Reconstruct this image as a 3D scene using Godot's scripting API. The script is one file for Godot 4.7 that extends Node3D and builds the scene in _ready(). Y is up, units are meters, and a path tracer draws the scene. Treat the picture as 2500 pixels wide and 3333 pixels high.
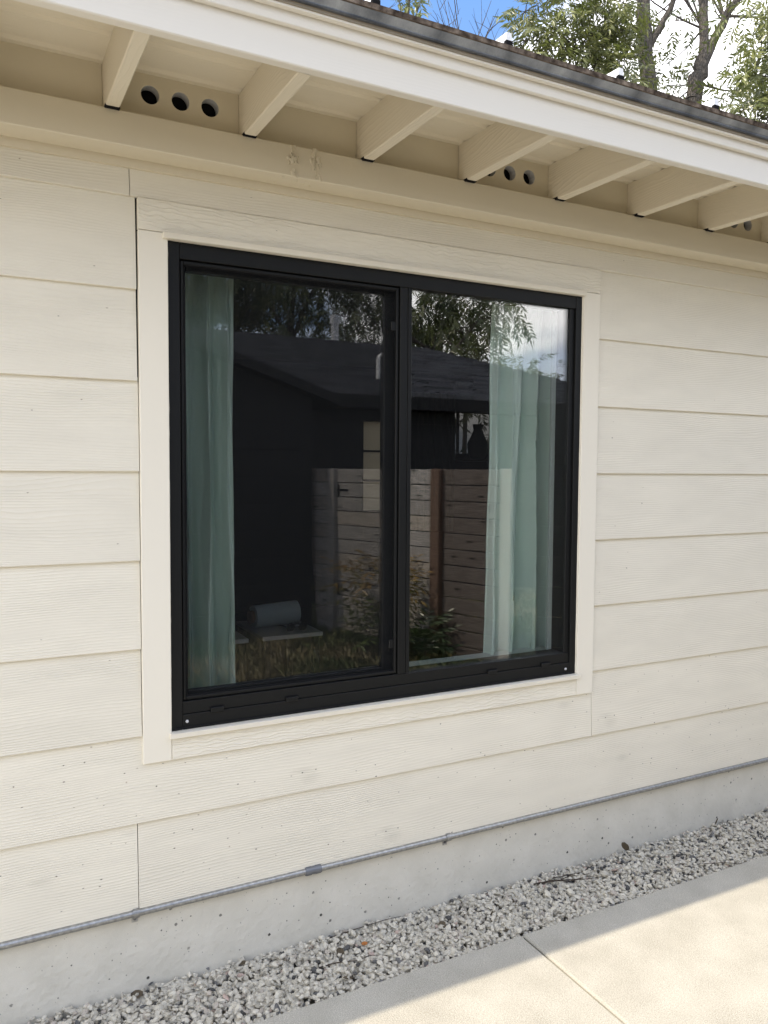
extends Node3D
# A cream lap-sided house wall with a black sliding window, and the yard that the window reflects.
# World: wall plane z = 0, yard on +z, concrete path at y = 0, metres.

var rng := RandomNumberGenerator.new()
var M := {}
var names := {}

# ------------------------------------------------------------------ helpers
func new_st() -> SurfaceTool:
	var st := SurfaceTool.new()
	st.begin(Mesh.PRIMITIVE_TRIANGLES)
	return st

func uv_of(p: Vector3, n: Vector3, grain: int) -> Vector2:
	var a := n.abs()
	var k := 0
	if a.y >= a.x and a.y >= a.z: k = 1
	elif a.z >= a.x: k = 2
	var o := []
	for i in 3:
		if i != k: o.append(i)
	if o[1] == grain: o.reverse()
	return Vector2(p[o[0]], p[o[1]])

func face(st: SurfaceTool, pts: Array, centre: Vector3, grain := 0, off := Vector2.ZERO) -> void:
	var n: Vector3 = (pts[0] - pts[2]).cross(pts[0] - pts[1])
	if n.length() < 1e-12: return
	n = n.normalized()
	var m := Vector3.ZERO
	for p in pts: m += p
	m /= pts.size()
	if n.dot(m - centre) < 0.0:
		pts.reverse()
		n = -n
	for i in range(1, pts.size() - 1):
		for p in [pts[0], pts[i], pts[i + 1]]:
			st.set_normal(n)
			st.set_uv(uv_of(p, n, grain) + off)
			st.add_vertex(p)

func cbox(st: SurfaceTool, lo: Vector3, hi: Vector3, ch := 0.0, grain := 0, off := Vector2.ZERO, t := Transform3D()) -> void:
	var c := (lo + hi) / 2.0
	var h := (hi - lo) / 2.0
	var vert := func(s: Vector3, k: int) -> Vector3:
		var q := h * s
		for i in 3:
			if i != k: q[i] -= ch * s[i]
		return c + q
	var tc := t * c
	for k in 3:
		var i := (k + 1) % 3
		var j := (k + 2) % 3
		for s in [-1.0, 1.0]:
			var ring := []
			for q in [[-1.0, -1.0], [1.0, -1.0], [1.0, 1.0], [-1.0, 1.0]]:
				var v := Vector3.ZERO
				v[k] = s; v[i] = q[0]; v[j] = q[1]
				ring.append(t * (vert.call(v, k) as Vector3))
			face(st, ring, tc, grain, off)
	if ch <= 0.0: return
	for k in 3:
		var i := (k + 1) % 3
		var j := (k + 2) % 3
		for si in [-1.0, 1.0]:
			for sj in [-1.0, 1.0]:
				var a := Vector3.ZERO
				a[k] = -1.0; a[i] = si; a[j] = sj
				var b := a
				b[k] = 1.0
				face(st, [t * (vert.call(a, i) as Vector3), t * (vert.call(b, i) as Vector3), t * (vert.call(b, j) as Vector3), t * (vert.call(a, j) as Vector3)], tc, grain, off)
	for sx in [-1.0, 1.0]:
		for sy in [-1.0, 1.0]:
			for sz in [-1.0, 1.0]:
				var s := Vector3(sx, sy, sz)
				face(st, [t * (vert.call(s, 0) as Vector3), t * (vert.call(s, 1) as Vector3), t * (vert.call(s, 2) as Vector3)], tc, grain, off)

# a convex profile in (y, z) drawn along x
func along_x(st: SurfaceTool, prof: Array, x0: float, x1: float, off := Vector2.ZERO) -> void:
	var c := Vector3.ZERO
	for p in prof: c += Vector3((x0 + x1) / 2, p.x, p.y)
	c /= prof.size()
	var n := prof.size()
	for i in n:
		var a: Vector2 = prof[i]
		var b: Vector2 = prof[(i + 1) % n]
		face(st, [Vector3(x0, a.x, a.y), Vector3(x1, a.x, a.y), Vector3(x1, b.x, b.y), Vector3(x0, b.x, b.y)], c, 0, off)
	for x in [x0, x1]:
		var ring := []
		for p in prof: ring.append(Vector3(x, p.x, p.y))
		face(st, ring, c, 0, off)

func tri(st: SurfaceTool, v: Array, n: Array, u: Array) -> void:
	var g: Vector3 = (v[0] - v[2]).cross(v[0] - v[1])
	var order := [0, 1, 2] if g.dot(n[0] + n[1] + n[2]) >= 0.0 else [0, 2, 1]
	for i in order:
		st.set_normal(n[i])
		st.set_uv(u[i])
		st.add_vertex(v[i])

# a smooth tube through points; radii one per point
func tube(st: SurfaceTool, pts: Array, radii: Array, sides := 10, caps := true) -> void:
	var rings := []
	var nrm := []
	var along := 0.0
	var us := []
	var side := Vector3.ZERO
	for i in pts.size():
		var d: Vector3 = (pts[mini(i + 1, pts.size() - 1)] - pts[maxi(i - 1, 0)]).normalized()
		if i == 0:
			side = d.cross(Vector3.UP if absf(d.y) < 0.9 else Vector3.RIGHT).normalized()
		else:
			side = (side - d * side.dot(d)).normalized()
			along += (pts[i] - pts[i - 1]).length()
		var up := d.cross(side)
		var ring := []
		var ns := []
		for k in sides + 1:
			var a := TAU * k / sides
			var n := side * cos(a) + up * sin(a)
			ns.append(n)
			ring.append(pts[i] + n * radii[i])
		rings.append(ring); nrm.append(ns); us.append(along)
	for i in pts.size() - 1:
		for k in sides:
			var va := [rings[i][k], rings[i][k + 1], rings[i + 1][k + 1], rings[i + 1][k]]
			var na := [nrm[i][k], nrm[i][k + 1], nrm[i + 1][k + 1], nrm[i + 1][k]]
			var w0: float = TAU * radii[0] * k / sides
			var w1: float = TAU * radii[0] * (k + 1) / sides
			var ua := [Vector2(w0, us[i]), Vector2(w1, us[i]), Vector2(w1, us[i + 1]), Vector2(w0, us[i + 1])]
			tri(st, [va[0], va[1], va[2]], [na[0], na[1], na[2]], [ua[0], ua[1], ua[2]])
			tri(st, [va[0], va[2], va[3]], [na[0], na[2], na[3]], [ua[0], ua[2], ua[3]])
	if caps:
		var mid: Vector3 = (pts[0] + pts[-1]) / 2.0
		for e in [0, pts.size() - 1]:
			face(st, rings[e].slice(0, sides), mid if pts.size() > 1 else pts[0])

func tubes(pts: Array, r: float, sides := 10) -> SurfaceTool:
	var st := new_st()
	var rr := []
	for p in pts: rr.append(r)
	tube(st, pts, rr, sides)
	return st

# a smooth grid of points (rows of columns)
func sheet(st: SurfaceTool, g: Array, us := 1.0, vs := 1.0) -> void:
	var rows := g.size()
	var cols: int = g[0].size()
	var nn := []
	for r in rows:
		var line := []
		for c in cols:
			var dx: Vector3 = g[r][mini(c + 1, cols - 1)] - g[r][maxi(c - 1, 0)]
			var dy: Vector3 = g[mini(r + 1, rows - 1)][c] - g[maxi(r - 1, 0)][c]
			line.append(dx.cross(dy).normalized())
		nn.append(line)
	for r in rows - 1:
		for c in cols - 1:
			var q := [[r, c], [r, c + 1], [r + 1, c + 1], [r + 1, c]]
			for o in [[0, 1, 2], [0, 2, 3]]:
				var v := []; var n := []; var u := []
				for k in o:
					v.append(g[q[k][0]][q[k][1]])
					n.append(nn[q[k][0]][q[k][1]])
					u.append(Vector2(q[k][1] * us / cols, q[k][0] * vs / rows))
				tri(st, v, n, u)

func put(st: SurfaceTool, called: String, mat: Material, parent: Node) -> MeshInstance3D:
	var o := MeshInstance3D.new()
	o.name = called
	o.mesh = st.commit()
	o.material_override = mat
	parent.add_child(o, true)
	return o

func put_mesh(m: Mesh, called: String, mat: Material, parent: Node, t := Transform3D()) -> MeshInstance3D:
	var o := MeshInstance3D.new()
	o.name = called
	o.mesh = m
	o.material_override = mat
	o.transform = t
	parent.add_child(o, true)
	return o

func numbered(called: String) -> String:
	names[called] = names.get(called, -1) + 1
	return called if names[called] == 0 else "%s_%03d" % [called, names[called]]

func tag(o: Node, label: String, category: String, group := "") -> void:
	o.set_meta("label", label)
	o.set_meta("category", category)
	if group: o.set_meta("group", group)

func thing(called: String, label: String, category: String, at := Vector3.ZERO, group := "") -> Node3D:
	var o := Node3D.new()
	o.name = numbered(called)
	o.position = at
	add_child(o, true)
	tag(o, label, category, group)
	return o

func kind(o: Node, k: String) -> void:
	o.set_meta("kind", k)

func many(called: String, m: Mesh, mat: Material, xf: Array, cols: Array, parent: Node) -> MultiMeshInstance3D:
	var mm := MultiMesh.new()
	mm.transform_format = MultiMesh.TRANSFORM_3D
	mm.use_colors = cols.size() > 0
	mm.mesh = m
	mm.instance_count = xf.size()
	for i in xf.size():
		mm.set_instance_transform(i, xf[i])
		if cols.size(): mm.set_instance_color(i, cols[i])
	var o := MultiMeshInstance3D.new()
	o.name = called
	o.multimesh = mm
	o.material_override = mat
	kind(o, "stuff")
	parent.add_child(o, true)
	return o

# ------------------------------------------------------------------ textures
func noise(sd: int, freq := 1.0, oct := 3, type := FastNoiseLite.TYPE_SIMPLEX_SMOOTH) -> FastNoiseLite:
	var n := FastNoiseLite.new()
	n.seed = sd
	n.frequency = freq
	n.noise_type = type
	n.fractal_octaves = oct
	n.fractal_type = FastNoiseLite.FRACTAL_FBM if oct > 1 else FastNoiseLite.FRACTAL_NONE
	return n

func tex(w: int, h: int, fmt: int, bytes: PackedByteArray) -> ImageTexture:
	return ImageTexture.create_from_image(Image.create_from_data(w, h, false, fmt, bytes))

# pressed cedar grain: 2.44 m by 0.30 m, seamless along its length
func grain(sd: int, period: float, wave: float, fine: float, flat_share: float) -> ImageTexture:
	var w := 1024
	var h := 512
	var n1 := noise(sd, 1.0, 2)
	var n2 := noise(sd + 1, 1.0, 1)
	var n3 := noise(sd + 2, 1.0, 2)
	var b := PackedByteArray()
	b.resize(w * h)
	var r := 2.44 / TAU
	for x in w:
		var cx := cos(TAU * x / w) * r
		var cz := sin(TAU * x / w) * r
		for y in h:
			var v := 0.30 * y / h
			var ph := (v + n1.get_noise_3d(cx * 1.1, cz * 1.1, v * 5.0) * wave + n2.get_noise_3d(cx * 16.0, cz * 16.0, v * 45.0) * fine) / period
			var s := 0.5 + 0.5 * cos(TAU * ph)
			var m := clampf(1.0 - flat_share + 0.8 * n3.get_noise_3d(cx * 1.3, cz * 1.3, v * 9.0), 0.05, 1.0)
			b[y * w + x] = int(clampf(128.0 + (s * s * s - 0.3) * 170.0 * m, 0, 255))
	return tex(w, h, Image.FORMAT_L8, b)

# paint colour over that grain: faint mottling and dark splash specks
func paint_map(sd: int, specks: int) -> ImageTexture:
	var w := 1024
	var h := 512
	var a := noise(sd, 0.006, 4).get_seamless_image(w, h).get_data()
	var b := PackedByteArray()
	b.resize(w * h * 3)
	for i in w * h:
		var v := 246 + int(a[i] * 0.033)
		b[i * 3] = v; b[i * 3 + 1] = v; b[i * 3 + 2] = v - 1
	rng.seed = sd
	for k in specks:
		var px := rng.randi_range(4, w - 5)
		var py := rng.randi_range(8, h - 9)
		var dark := rng.randf_range(0.35, 0.8)
		if k % 15 == 14:    # a soft grey scuff
			var sx := rng.randi_range(8, 26)
			var sy := rng.randi_range(14, 50)
			for dx in range(-sx, sx + 1):
				for dy in range(-sy, sy + 1):
					var f := 1.0 - sqrt(float(dx * dx) / (sx * sx) + float(dy * dy) / (sy * sy))
					var yy := py + dy
					if f <= 0.0 or yy < 0 or yy >= h: continue
					var q := (yy * w + posmod(px + dx, w)) * 3
					for c in 3: b[q + c] = int(b[q + c] * (1.0 - 0.055 * f * rng.randf_range(0.6, 1.0)))
			continue
		var rx := 1
		var ry := rng.randi_range(1, 3)
		for dx in range(-rx, rx + 1):
			for dy in range(-ry, ry + 1):
				if (float(dx * dx) / (rx * rx) + float(dy * dy) / (ry * ry)) <= 0.9 + rng.randf() * 0.4:
					var q := ((py + dy) * w + px + dx) * 3
					for c in 3: b[q + c] = int(b[q + c] * dark * (1.0 - 0.04 * c))
	return tex(w, h, Image.FORMAT_RGB8, b)

func mottled(sd: int, size: int, freq: float, dark: Color, light: Color, fine := 0.25, pits := 0) -> ImageTexture:
	var a := noise(sd, freq, 5).get_seamless_image(size, size).get_data()
	var f := noise(sd + 5, 0.45, 2).get_seamless_image(size, size).get_data()
	var b := PackedByteArray()
	b.resize(size * size * 3)
	for i in size * size:
		var t := clampf((a[i] / 255.0) * (1.0 - fine) + (f[i] / 255.0) * fine, 0, 1)
		t = clampf((t - 0.5) * 1.5 + 0.5, 0, 1)
		var c := dark.lerp(light, t)
		b[i * 3] = c.r8; b[i * 3 + 1] = c.g8; b[i * 3 + 2] = c.b8
	rng.seed = sd
	for k in pits:
		var px := rng.randi_range(6, size - 7)
		var py := rng.randi_range(6, size - 7)
		var rr := 1 if rng.randf() < 0.75 else (2 if rng.randf() < 0.8 else 4)
		var m := rng.randf_range(0.35, 0.75)
		for dx in range(-rr, rr + 1):
			for dy in range(-rr, rr + 1):
				if dx * dx + dy * dy <= rr * rr * rng.randf_range(0.5, 1.2):
					var q := ((py + dy) * size + px + dx) * 3
					for c in 3: b[q + c] = int(b[q + c] * m)
	return tex(size, size, Image.FORMAT_RGB8, b)

func height(sd: int, size: int, freq: float, oct := 4) -> ImageTexture:
	return ImageTexture.create_from_image(noise(sd, freq, oct).get_seamless_image(size, size))

# fine broom lines running along z, for a map laid on (x, z)
func broomed(sd: int, size: int) -> ImageTexture:
	var n := noise(sd, 0.3, 2)
	var g := noise(sd + 3, 0.45, 1)
	var b := PackedByteArray()
	b.resize(size * size)
	for y in size:
		for x in size:
			var v := n.get_noise_2d(x * 1.5, y * 0.06) * 60.0 + g.get_noise_2d(x, y) * 60.0
			b[y * size + x] = int(clampf(128.0 + v, 0, 255))
	return tex(size, size, Image.FORMAT_L8, b)

# weathered or painted timber: streaks along u, a few knots
func timber(sd: int, a: Color, c: Color, knots: int) -> ImageTexture:
	var w := 512
	var h := 128
	var n := noise(sd, 1.0, 4)
	var b := PackedByteArray()
	b.resize(w * h * 3)
	rng.seed = sd
	var kn := []
	for k in knots: kn.append(Vector2(rng.randf_range(20, w - 20), rng.randf_range(20, h - 20)))
	for y in h:
		for x in w:
			var bend := 0.0
			var dk := 0.0
			for k in kn:
				var d := Vector2((x - k.x) * 0.5, y - k.y).length()
				bend += 9.0 * exp(-d * d / 260.0) * signf(y - k.y)
				dk = maxf(dk, exp(-d * d / 26.0))
			var t := 0.5 + 0.75 * n.get_noise_2d(x * 0.012, (y - bend) * 0.22) + 0.25 * n.get_noise_2d(x * 0.05, (y - bend) * 1.1)
			var q := a.lerp(c, clampf(t, 0, 1)) * (1.0 - 0.75 * dk)
			var i := (y * w + x) * 3
			b[i] = q.r8; b[i + 1] = q.g8; b[i + 2] = q.b8
	return tex(w, h, Image.FORMAT_RGB8, b)

func lin(r: float, g: float, b: float) -> Color:
	return Color(r, g, b).linear_to_srgb()

func mat(c: Color, rough := 0.7, spec := 0.5, metal := 0.0) -> StandardMaterial3D:
	var m := StandardMaterial3D.new()
	m.albedo_color = c
	m.roughness = rough
	m.metallic_specular = spec
	m.metallic = metal
	return m

func bump(m: StandardMaterial3D, t: Texture2D, cm: float) -> StandardMaterial3D:
	m.heightmap_enabled = true
	m.heightmap_texture = t
	m.heightmap_scale = cm
	return m

func tri_world(m: StandardMaterial3D, metres: float) -> StandardMaterial3D:
	m.uv1_triplanar = true
	m.uv1_world_triplanar = true
	m.uv1_scale = Vector3.ONE / metres
	return m

func materials() -> void:
	var cream := lin(0.82, 0.774, 0.665)
	var shaded_cream := lin(0.69, 0.625, 0.485)  # same cream darkened and yellowed, shade under the eave put into the colour
	var grain_uv := Vector3(1 / 2.44, 1 / 0.30, 1)
	var ga := grain(11, 0.0085, 0.020, 0.0010, 0.30)
	var gb := grain(23, 0.0105, 0.045, 0.0014, 0.35)
	var gc := grain(37, 0.0120, 0.010, 0.0065, 0.15)
	var clean := paint_map(5, 8)
	var dirty := paint_map(9, 75)
	M.siding = []
	for q in [[ga, clean, 1.0], [gb, clean, 0.994], [ga, clean, 0.988], [ga, dirty, 0.998], [gb, dirty, 1.0], [ga, dirty, 0.991]]:
		var m := bump(mat(Color(cream.r * q[2], cream.g * q[2], cream.b * q[2]), 0.55, 0.4), q[0], 0.115)
		m.albedo_texture = q[1]
		m.uv1_scale = grain_uv
		M.siding.append(m)
	M.casing_rough = bump(mat(cream, 0.55, 0.4), gc, 0.20)
	M.casing_rough.uv1_scale = grain_uv
	M.casing_rough.albedo_texture = clean
	M.casing = bump(tri_world(mat(cream, 0.5, 0.45), 0.5), height(3, 256, 0.05), 0.03)
	M.shaded_trim = bump(tri_world(mat(shaded_cream, 0.5, 0.45), 0.5), height(3, 256, 0.05), 0.03)
	M.rafter = bump(mat(lin(0.755, 0.69, 0.555), 0.6, 0.35), gb, 0.11)  # rafters and roof boards: cream with a lighter eave shade in its colour
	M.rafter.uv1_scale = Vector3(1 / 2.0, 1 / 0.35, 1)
	M.fascia = bump(mat(lin(0.785, 0.75, 0.675), 0.5, 0.4), ga, 0.02)
	M.fascia.uv1_scale = grain_uv
	M.raw_strip = bump(mat(lin(0.30, 0.26, 0.20), 0.85, 0.2), ga, 0.16)
	M.raw_strip.uv1_scale = grain_uv
	M.drip_metal = tri_world(mat(lin(0.36, 0.39, 0.44), 0.35, 0.5, 0.75), 0.7)
	M.drip_metal.albedo_texture = mottled(61, 256, 0.02, Color(0.55, 0.56, 0.58), Color(1, 1, 1), 0.2)
	M.roof_edge = bump(tri_world(mat(Color(1, 1, 1), 0.95, 0.1), 0.45), height(71, 256, 0.06), 0.15)
	M.roof_edge.albedo_texture = mottled(72, 512, 0.018, Color(0.13, 0.105, 0.09), Color(0.56, 0.51, 0.46), 0.35)
	M.white_metal = mat(lin(0.80, 0.81, 0.82), 0.4, 0.5)
	M.black_foam = mat(lin(0.012, 0.012, 0.013), 0.9, 0.2)
	M.frame = bump(tri_world(mat(lin(0.0065, 0.007, 0.0072), 0.5, 0.36), 0.3), height(81, 128, 0.1), 0.004)
	M.gasket = mat(lin(0.006, 0.006, 0.007), 0.7, 0.3)
	M.white_vinyl = mat(lin(0.34, 0.40, 0.37), 0.4, 0.5)
	M.screw = mat(lin(0.75, 0.75, 0.76), 0.4, 0.5)
	M.glass = StandardMaterial3D.new()
	M.glass.transparency = BaseMaterial3D.TRANSPARENCY_ALPHA
	M.glass.albedo_color = Color(0.02, 0.025, 0.023, 0.001)
	M.glass.roughness = 0.0
	M.glass.metallic_specular = 0.5
	M.tinted = StandardMaterial3D.new()
	M.tinted.transparency = BaseMaterial3D.TRANSPARENCY_ALPHA
	M.tinted.albedo_color = Color(0.02, 0.025, 0.02, 0.96)
	M.tinted.roughness = 0.3
	M.screen = StandardMaterial3D.new()
	M.screen.transparency = BaseMaterial3D.TRANSPARENCY_ALPHA
	M.screen.albedo_color = Color(lin(0.02, 0.021, 0.022), 0.29)
	M.screen.roughness = 0.9
	M.screen.metallic_specular = 0.1
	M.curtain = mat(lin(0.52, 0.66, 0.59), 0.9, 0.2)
	M.curtain.backlight_enabled = true
	M.curtain.backlight = Color(0.25, 0.3, 0.28)
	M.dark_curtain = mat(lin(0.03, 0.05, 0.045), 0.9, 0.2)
	M.foundation = bump(tri_world(mat(Color(1, 1, 1), 0.9, 0.25), 1.3), height(91, 512, 0.06, 5), 0.22)
	M.foundation.albedo_texture = mottled(92, 1024, 0.006, lin(0.61, 0.585, 0.51), lin(0.74, 0.71, 0.63), 0.5, 900)
	M.slab = bump(tri_world(mat(Color(1, 1, 1), 0.85, 0.3), 1.6), broomed(101, 768), 0.14)
	M.slab.albedo_texture = mottled(102, 1024, 0.007, lin(0.25, 0.234, 0.192), lin(0.72, 0.692, 0.618), 0.86, 0)
	M.rock = mat(Color(1, 1, 1), 0.85, 0.3)
	M.rock.vertex_color_use_as_albedo = true
	M.soil = tri_world(mat(Color(1, 1, 1), 0.95, 0.1), 1.2)
	M.soil.albedo_texture = mottled(111, 256, 0.02, lin(0.20, 0.175, 0.14), lin(0.40, 0.36, 0.30), 0.4)
	M.leaf_litter = mat(lin(0.10, 0.08, 0.055), 0.6, 0.3)
	M.leaf_orange = mat(lin(0.40, 0.16, 0.05), 0.6, 0.3)
	M.twig = mat(lin(0.07, 0.055, 0.045), 0.85, 0.2)
	M.galvanised = bump(tri_world(mat(Color(1, 1, 1), 0.42, 0.5, 0.85), 0.25), height(121, 128, 0.08), 0.01)
	M.galvanised.albedo_texture = mottled(122, 256, 0.05, lin(0.27, 0.27, 0.265), lin(0.56, 0.56, 0.55), 0.3, 30)
	M.cast_metal = mat(lin(0.20, 0.21, 0.23), 0.5, 0.5, 0.6)
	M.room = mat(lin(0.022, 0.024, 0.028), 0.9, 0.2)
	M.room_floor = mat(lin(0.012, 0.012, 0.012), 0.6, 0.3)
	M.table = mat(lin(0.30, 0.31, 0.32), 0.5, 0.4)
	M.table_edge = mat(lin(0.75, 0.73, 0.68), 0.5, 0.4)
	M.paper = mat(lin(0.55, 0.62, 0.58), 0.85, 0.2)
	M.cardboard = mat(lin(0.30, 0.18, 0.09), 0.9, 0.1)
	M.lens = mat(lin(0.02, 0.02, 0.025), 0.1, 0.5)
	M.frosted = mat(lin(0.30, 0.29, 0.26), 0.9, 0.2)
	M.frosted.backlight_enabled = true
	M.frosted.backlight = Color(0.8, 0.78, 0.72)
	M.dark_paint = bump(mat(lin(0.015, 0.016, 0.018), 0.6, 0.35), ga, 0.05)
	M.dark_paint.uv1_scale = grain_uv
	M.shingle = mat(Color(1, 1, 1), 0.9, 0.25)
	M.shingle.vertex_color_use_as_albedo = true
	M.flue = mat(lin(0.50, 0.51, 0.53), 0.4, 0.5, 0.25)
	M.pvc = mat(lin(0.75, 0.75, 0.73), 0.4, 0.5)
	M.fence = []
	for k in 4:
		var t := timber(131 + k, [lin(0.15, 0.13, 0.115), lin(0.22, 0.20, 0.18), lin(0.24, 0.21, 0.18), lin(0.18, 0.17, 0.16)][k], [lin(0.46, 0.43, 0.40), lin(0.54, 0.52, 0.49), lin(0.54, 0.51, 0.46), lin(0.50, 0.485, 0.465)][k], 3)
		var m := mat(Color(1, 1, 1), 0.9, 0.2)
		m.albedo_texture = t
		m.uv1_scale = Vector3(1 / 1.4, 1 / 0.16, 1)
		bump(m, t, 0.15)
		M.fence.append(m)
	M.fence_dark = M.fence[0].duplicate()
	M.fence_dark.albedo_color = lin(0.40, 0.385, 0.385)
	M.fence_post = M.fence[2].duplicate()
	M.fence_post.albedo_color = lin(0.36, 0.275, 0.245)
	M.bark = bump(mat(Color(1, 1, 1), 0.95, 0.1), height(151, 256, 0.04, 4), 1.6)
	M.bark.albedo_texture = mottled(152, 256, 0.03, lin(0.05, 0.046, 0.042), lin(0.23, 0.21, 0.19), 0.35)
	M.bark.uv1_scale = Vector3(5.0, 1.6, 1)
	M.leaf = mat(Color(1, 1, 1), 0.35, 0.6)
	M.leaf.vertex_color_use_as_albedo = true
	M.leaf.backlight_enabled = true
	M.leaf.backlight = Color(0.55, 0.65, 0.3)
	M.grass = mat(Color(1, 1, 1), 0.7, 0.3)
	M.grass.vertex_color_use_as_albedo = true
	M.grass.backlight_enabled = true
	M.grass.backlight = Color(0.4, 0.45, 0.25)

# ------------------------------------------------------------------ camera, sky, sun
func light_and_camera() -> void:
	var cam := Camera3D.new()
	cam.name = "camera"
	cam.position = Vector3(0, 1.63, 2.498)
	cam.rotation_order = EULER_ORDER_YXZ
	cam.rotation = Vector3(deg_to_rad(-3.0878), deg_to_rad(-27.3492), deg_to_rad(0.3698))
	cam.fov = 65.78
	cam.near = 0.05
	cam.far = 900.0
	add_child(cam)

	var sky_mat := ProceduralSkyMaterial.new()
	sky_mat.sky_top_color = Color(0.40, 0.58, 0.83)
	sky_mat.sky_horizon_color = Color(0.78, 0.85, 0.92)
	sky_mat.sky_curve = 0.16
	sky_mat.sky_energy_multiplier = 1.0
	sky_mat.ground_bottom_color = Color(0.35, 0.34, 0.30)
	sky_mat.ground_horizon_color = Color(0.62, 0.65, 0.66)
	sky_mat.sky_cover = clouds()
	sky_mat.sky_cover_modulate = Color(1.34, 1.295, 1.21, 1)
	var sky := Sky.new()
	sky.sky_material = sky_mat
	var env := Environment.new()
	env.background_mode = Environment.BG_SKY
	env.sky = sky
	env.tonemap_mode = Environment.TONE_MAPPER_LINEAR
	env.tonemap_exposure = 1.54
	env.sdfgi_enabled = true
	env.ssao_enabled = true
	env.ssil_enabled = true
	var we := WorldEnvironment.new()
	we.name = "world_environment"
	we.environment = env
	add_child(we)

	var sun := DirectionalLight3D.new()
	sun.name = "sun"
	sun.light_color = Color(1.0, 0.945, 0.86)
	sun.light_energy = 1.02
	sun.light_angular_distance = 0.5
	sun.shadow_enabled = true
	add_child(sun)
	sun.look_at_from_position(Vector3.ZERO, -Vector3(-0.612, 0.788, 0.0596), Vector3.UP)

func clouds() -> ImageTexture:
	var w := 1024
	var h := 512
	var n := noise(193, 1.0, 5)
	var b := PackedByteArray()
	b.resize(w * h * 4)
	for y in h:
		var el := PI / 2 - PI * (y + 0.5) / h
		var ce := cos(el)
		var se := sin(el)
		for x in w:
			var i := (y * w + x) * 4
			b[i] = 255; b[i + 1] = 253; b[i + 2] = 250
			if se < 0.0: continue
			var az := TAU * (x + 0.5) / w - PI / 2
			var k := 1.0 / (se + 0.25)
			var v := n.get_noise_3d(cos(az) * ce * k * 1.1, sin(az) * ce * k * 1.1, 3.7)
			var t := smoothstep(-0.22, 0.15, v)
			b[i + 3] = int(t * 235)
	return tex(w, h, Image.FORMAT_RGBA8, b)

# ------------------------------------------------------------------ the house
const ROW := 0.2731
func row_y(k: int) -> float:
	return 1.61865 - (k - 2) * ROW

func siding_board(house: Node3D, k: int, x0: float, x1: float, top := -1.0) -> void:
	var y0 := row_y(k)
	var y1 := y0 + ROW if top < 0.0 else top
	var st := new_st()
	var off := Vector2(rng.randf_range(0, 2.4), -y0)
	along_x(st, [Vector2(y0, -0.001), Vector2(y0, 0.0165), Vector2(y0 + 0.002, 0.0175), Vector2(y1 + 0.012, 0.0055), Vector2(y1 + 0.012, -0.001)], x0, x1, off)
	var v: int = rng.randi() % 3 + (3 if k >= 6 else 0)
	put(st, "siding_board", M.siding[v], house)

func build_house() -> void:
	rng.seed = 42
	var house := thing("house", "cream house with lap siding, exposed rafters and a black sliding window", "house")
	var X0 := -2.5
	var X1 := 6.5
	# siding rows, top to bottom
	siding_board(house, -1, X0, 0.4248, 2.53)
	siding_board(house, -1, 0.4270, X1, 2.53)
	for k in range(0, 6):
		siding_board(house, k, X0, 0.4420 if k < 2 else 0.4455)
		siding_board(house, k, 2.2605, X1)
	siding_board(house, 6, X0, 2.2615)
	siding_board(house, 6, 2.2637, X1)
	siding_board(house, 7, X0, 0.4297)
	siding_board(house, 7, 0.4320, X1)
	# wall body around the opening, 0.14 thick
	for q in [[X0, 0.30, 0.541, 2.78], [2.167, 0.30, X1, 2.78], [0.541, 0.30, 2.167, 0.805], [0.541, 2.318, 2.167, 2.78]]:
		var st := new_st()
		cbox(st, Vector3(q[0], q[1], -0.16), Vector3(q[2], q[3], -0.0015))
		put(st, "wall_section", M.room, house)
	# foundation
	var st := new_st()
	cbox(st, Vector3(X0, -0.40, -0.30), Vector3(X1, 0.262, -0.004), 0.004)
	put(st, "foundation", M.foundation, house)
	# window casing
	for q in [["window_casing", 0.4477, 0.711, 0.5355, 2.3412, 1, M.casing], ["window_casing", 2.1725, 0.711, 2.2585, 2.3412, 1, M.casing], ["head_casing", 0.4477, 2.3425, 2.2585, 2.4365, 0, M.casing_rough], ["apron_casing", 0.5365, 0.7115, 2.1715, 0.790, 0, M.casing_rough]]:
		st = new_st()
		cbox(st, Vector3(q[1], q[2], 0.0), Vector3(q[3], q[4], 0.0225), 0.0022, q[5], Vector2(rng.randf(), -q[2]))
		put(st, q[0], q[6], house)
	# ribbed drip cap over the window and ribbed sill strip under it
	for q in [["drip_cap", 0.519, 2.173, 2.3235, 0.0], ["sill_strip", 0.529, 2.181, 0.783, 0.000]]:
		var part := Node3D.new()
		part.name = q[0]
		house.add_child(part, true)
		st = new_st()
		cbox(st, Vector3(q[1], q[3], 0.004), Vector3(q[2], q[3] + 0.0165, 0.0385 - q[4]), 0.001)
		put(st, "strip", M.casing, part)
		st = new_st()
		for i in 4:
			var y: float = q[3] + 0.0022 + i * 0.0038
			along_x(st, [Vector2(y, 0.0380 - q[4]), Vector2(y + 0.0008, 0.0400 - q[4]), Vector2(y + 0.0018, 0.0400 - q[4]), Vector2(y + 0.0026, 0.0380 - q[4])], q[1] + 0.001, q[2] - 0.001)
		put(st, "rib", M.casing, part)
	build_eaves(house, X0, X1)
	build_window(house)
	build_room(house)

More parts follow.
